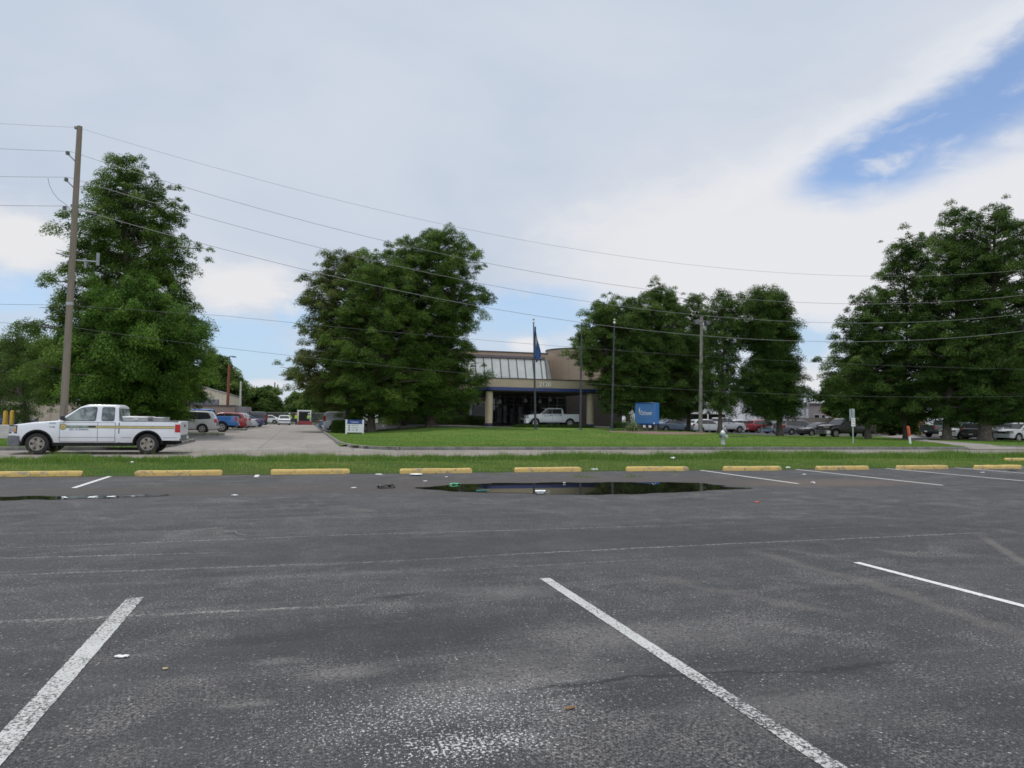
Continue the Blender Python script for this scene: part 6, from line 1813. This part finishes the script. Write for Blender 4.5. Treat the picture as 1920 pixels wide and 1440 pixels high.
# brick and siding house
x0, x1 = PY(1514, 780, 97)[0], PY(1600, 780, 97)[0]; zt2 = PY(1530, 757, 97)[2]
hs_ = empty('house', (x0, 97, 0), 0, 'low house of pale siding and orange brick by the stained warehouse', 'house')
wA = (x1 - x0) * .32
mb = MB(); mb.box(0, wA, 0, 9, -.2, zt2); mb.build('wall', pm('pink_siding', (.45, .38, .38), .8), hs_)
mb = MB(); mb.box(wA + .003, x1 - x0, .2, 9, -.2, zt2); mb.build('brick_wall', brick('orange_brick', (.36, .15, .09), (.42, .19, .11), (.35, .28, .22), 2.5), hs_)
mb = MB(); mb.box(-.4, x1 - x0 + .4, -.5, 9.5, zt2 + .003, zt2 + .2); mb.build('roof', pm('pale_roof', (.5, .48, .46), .7), hs_)
for xq, wq in ((wA * .42, .55), (wA * .92, .4)):
    mb = MB(); mb.box(xq, xq + wq * 2, -.06, -.003, 1.3, 2.7); wn = mb.build('window', M_wht, hs_)
    mb = MB(); mb.box(xq + .1, xq + wq * 2 - .1, -.07, -.063, 1.4, 2.6); mb.build('pane', M_glass, wn)
mb = MB(); mb.box(wA + .5, wA + 1.9, .1, .197, 0, 2.4); mb.build('door', M_wht, hs_)
# wooden fence
x0, x1 = PY(1476, 790, 86)[0], PY(1560, 790, 86)[0]; r_ = empty('board_fence', (x0, 86, 0), 0, 'grey brown board fence behind the charcoal sedan', 'fence')
mb = MB(); k = 0; zf = PY(1510, 783, 86)[2]
while k * .16 < x1 - x0:
    mb.box(k * .16, k * .16 + .145, 0, .03, -.1, zf + random.uniform(-.04, .04)); k += 1
mb.build('board_panel', pm('grey_boards', (.20, .17, .14), .9, var=.3), r_)
mb = MB(); mb.box(0, x1 - x0, .03, .1, zf - .4, zf - .3); mb.box(0, x1 - x0, .03, .1, .3, .4); mb.build('rail', pm('grey_boards', (.2, .17, .14)), r_)
# brick house behind the marker post
x0, x1 = PY(1680, 790, 78)[0], PY(1735, 790, 78)[0]; zt2 = PY(1700, 786, 78)[2] + .5
bh = empty('brick_house', (x0, 78, 0), 0, 'low orange brick house glimpsed behind the marker post', 'house')
mb = MB(); mb.box(0, x1 - x0, 0, 8, -.2, zt2); mb.build('wall', brick('orange_brick_b', (.38, .20, .12), (.42, .24, .15), (.4, .33, .26), 2.5), bh)
mb = MB(); mb.box(-.4, x1 - x0 + .4, -.4, 8.4, zt2 + .003, zt2 + .18); mb.build('roof', pm('brown_roof', (.13, .10, .08), .8), bh)
mb = MB(); mb.box(2.4, 3.6, -.05, -.003, 1.2, 2.1); wn = mb.build('window', M_wht, bh)
mb = MB(); mb.box(2.5, 3.5, -.06, -.053, 1.3, 2.0); mb.build('pane', M_glass, wn)

# ------------------------------------------------------------------ litter
M_pap = pm('white_litter', (.72, .72, .71), .7, var=.06); M_foam = pm('white_foam', (.80, .82, .82), .6, var=.04)


def scrap(name, lab, px, py, w_, d_, h_, mat_, seed, cat='litter', z=.003, rz=None, cr=.5):
    r = random.Random(seed); mb = MB(); rows = []
    n_ = 7
    for i in range(n_):
        r2 = []
        for k in range(n_):
            u_, v_ = i / (n_ - 1) - .5, k / (n_ - 1) - .5
            e = 1 - cr * .25 * r.random()
            r2.append((u_ * w_ * e, v_ * d_ * e, max(0.001, h_ * (r.random() * .8 + .2 * math.cos(u_ * 3) * math.cos(v_ * 3)))))
        rows.append(r2)
    mb.grid(rows); o = mb.build(name, mat_, None, smooth=70 if h_ > .03 else 40)
    md = o.modifiers.new('thickness', 'SOLIDIFY'); md.thickness = .003; md.offset = 1
    p = G(px, py); o.location = (p[0], p[1], z); o.rotation_euler = (0, 0, r.uniform(0, 6) if rz is None else rz)
    return tag(o, lab, cat)


p = G(780, 891.5); mb = MB(); mb.lathe([(.001, .006), (.10, .006), (.15, .03), (.165, .035), (.15, .024), (.10, .002), (.001, .002)], 24); o = mb.build('paper_plate', M_foam); o.location = (p[0], p[1], .003); tag(o, 'white paper plate lying before a wheel stop', 'plate')
p = G(1013, 926); mb = MB(); mb.lathe([(.001, 0), (.09, 0), (.13, .05), (.15, .055), (.13, .062), (.085, .012), (.001, .012)], 4); o = mb.build('foam_tray', M_foam, None, bevel=.01); o.location = (p[0], p[1], .006); o.rotation_euler = (0, 0, .6); o.scale = (1.15, .9, 1); tag(o, 'white foam takeaway tray at the near edge of the big puddle', 'tray')
scrap('tyre_scrap', 'crumpled black rubber scrap near the end of the big puddle', 723, 915, .42, .22, .10, M_black, 1, 'rubber scrap', cr=1)
scrap('paper_cup', 'crushed white cup lying between two wheel stops', 1114, 882.5, .24, .08, .07, M_pap, 2, 'cup', rz=0)
scrap('paper_scrap', 'small crumpled white paper beyond the end of the big puddle', 1524, 907.5, .11, .08, .06, M_pap, 3)
scrap('wrapper', 'tiny red wrapper on bare asphalt', 1420, 942, .12, .06, .015, pm('red_wrapper', (.62, .08, .06), .5), 4, 'wrapper')
scrap('paper_strip', 'torn white paper strip beside the nearest stall line', 228, 1233, .085, .03, .012, M_pap, 5, rz=-.2)
scrap('cigarette_stub', 'yellowish stub on the asphalt near the torn paper strip', 310, 1256, .03, .012, .01, pm('stub_tan', (.62, .47, .24), .7), 6, rz=0)
scrap('dead_leaf', 'curled brown leaf on the asphalt beside the worn stall line', 1070, 1330, .05, .022, .014, pm('leaf_brown', (.22, .12, .05), .8), 7, rz=.1)
scrap('paper_scrap', 'white paper scrap close to the wheel stop below the driveway', 708, 890.5, .11, .07, .03, M_pap, 8)
scrap('paper_scrap', 'flat white scrap on the dry mud by the rubber scrap', 663, 915, .14, .05, .012, M_pap, 9)
scrap('paper_scrap', 'lone white scrap between the small puddle and the rubber scrap', 440, 929.5, .13, .06, .025, M_pap, 10)
scrap('paper_card', 'white card lying flat in the small puddle, the squarer one', 173, 933, .12, .16, .008, M_pap, 11, z=.010, rz=0, cr=.2)
scrap('paper_card', 'white card lying flat in the small puddle, the wider one', 208, 932.5, .13, .11, .008, M_pap, 12, z=.010, rz=0, cr=.2)
scrap('paper_strip', 'slanting white strip at the small puddle edge', 121, 934, .05, .24, .012, M_pap, 13, z=.010, rz=.5)
scrap('plastic_scrap', 'teal plastic straw piece floating in the big puddle', 905, 920, .30, .03, .008, pm('teal_plastic', (.12, .50, .48), .4), 14, z=.009, rz=.1)
scrap('bottle_scrap', 'crushed green bottle at the far rim of the big puddle', 853, 909, .26, .08, .04, pm('green_plastic', (.10, .45, .22), .3), 15, z=.006, rz=0)
scrap('paper_scrap', 'crumpled white paper at the end of a wheel stop by the hydrant', 1478, 878.5, .16, .09, .07, M_pap, 16)
scrap('paper_scrap', 'white scrap in the verge grass above the chipped wheel stop', 248, 873, .13, .1, .06, M_pap, 17, z=.07)
scrap('paper_scrap', 'pale scrap in the verge grass above the picture middle wheel stops', 1262, 864.5, .2, .14, .07, M_pap, 18, z=.09)
scrap('paper_scrap', 'white scrap near the clean stall line behind the puddle', 1508, 890, .14, .06, .02, M_pap, 19)
scrap('paper_scrap', 'small white scrap at the far rim of the big puddle', 1058, 907, .08, .06, .03, M_pap, 20, z=.008)
scrap('paper_scrap', 'flat white scrap on the far side of the lot near the last stall line', 1842, 886, .2, .09, .015, M_pap, 21)
scrap('paper_scrap', 'thin pale scrap between the paper plate and the big puddle', 797, 902.5, .13, .05, .015, M_pap, 22)
scrap('paper_scrap', 'pale scrap between the paper plate and the foam tray', 837, 895, .13, .05, .02, M_pap, 23)
for (px, py, lab, sd_) in ((1433, 882, 'black twig lying against a wheel stop', 1), (1898, 884, 'black twig on the asphalt near the last wheel stops', 2), (440, 1002, 'pale thin stick on the open asphalt', 3)):
    p = G(px, py); r = random.Random(sd_); L = .42 if sd_ == 3 else .5
    mb = MB(); mb.tube([(-L / 2, 0, .012), (-L * .1, .04, .03), (L * .2, -.02, .02), (L / 2, .03, .012)], [.008, .014, .012, .005] if sd_ < 3 else .003, 6)
    if sd_ < 3:
        mb.tube([(-L * .1, .04, .03), (L * .1, .12, .08), (L * .3, .13, .06)], [.012, .009, .004], 6); mb.tube([(L * .2, -.02, .02), (L * .3, -.1, .05)], [.01, .004], 6)
    o = mb.build('twig', M_black if sd_ < 3 else pm('grey_twig', (.30, .29, .28), .8)); o.location = (p[0], p[1], .002); o.rotation_euler = (0, 0, .1 if sd_ < 3 else -.9); tag(o, lab, 'twig')
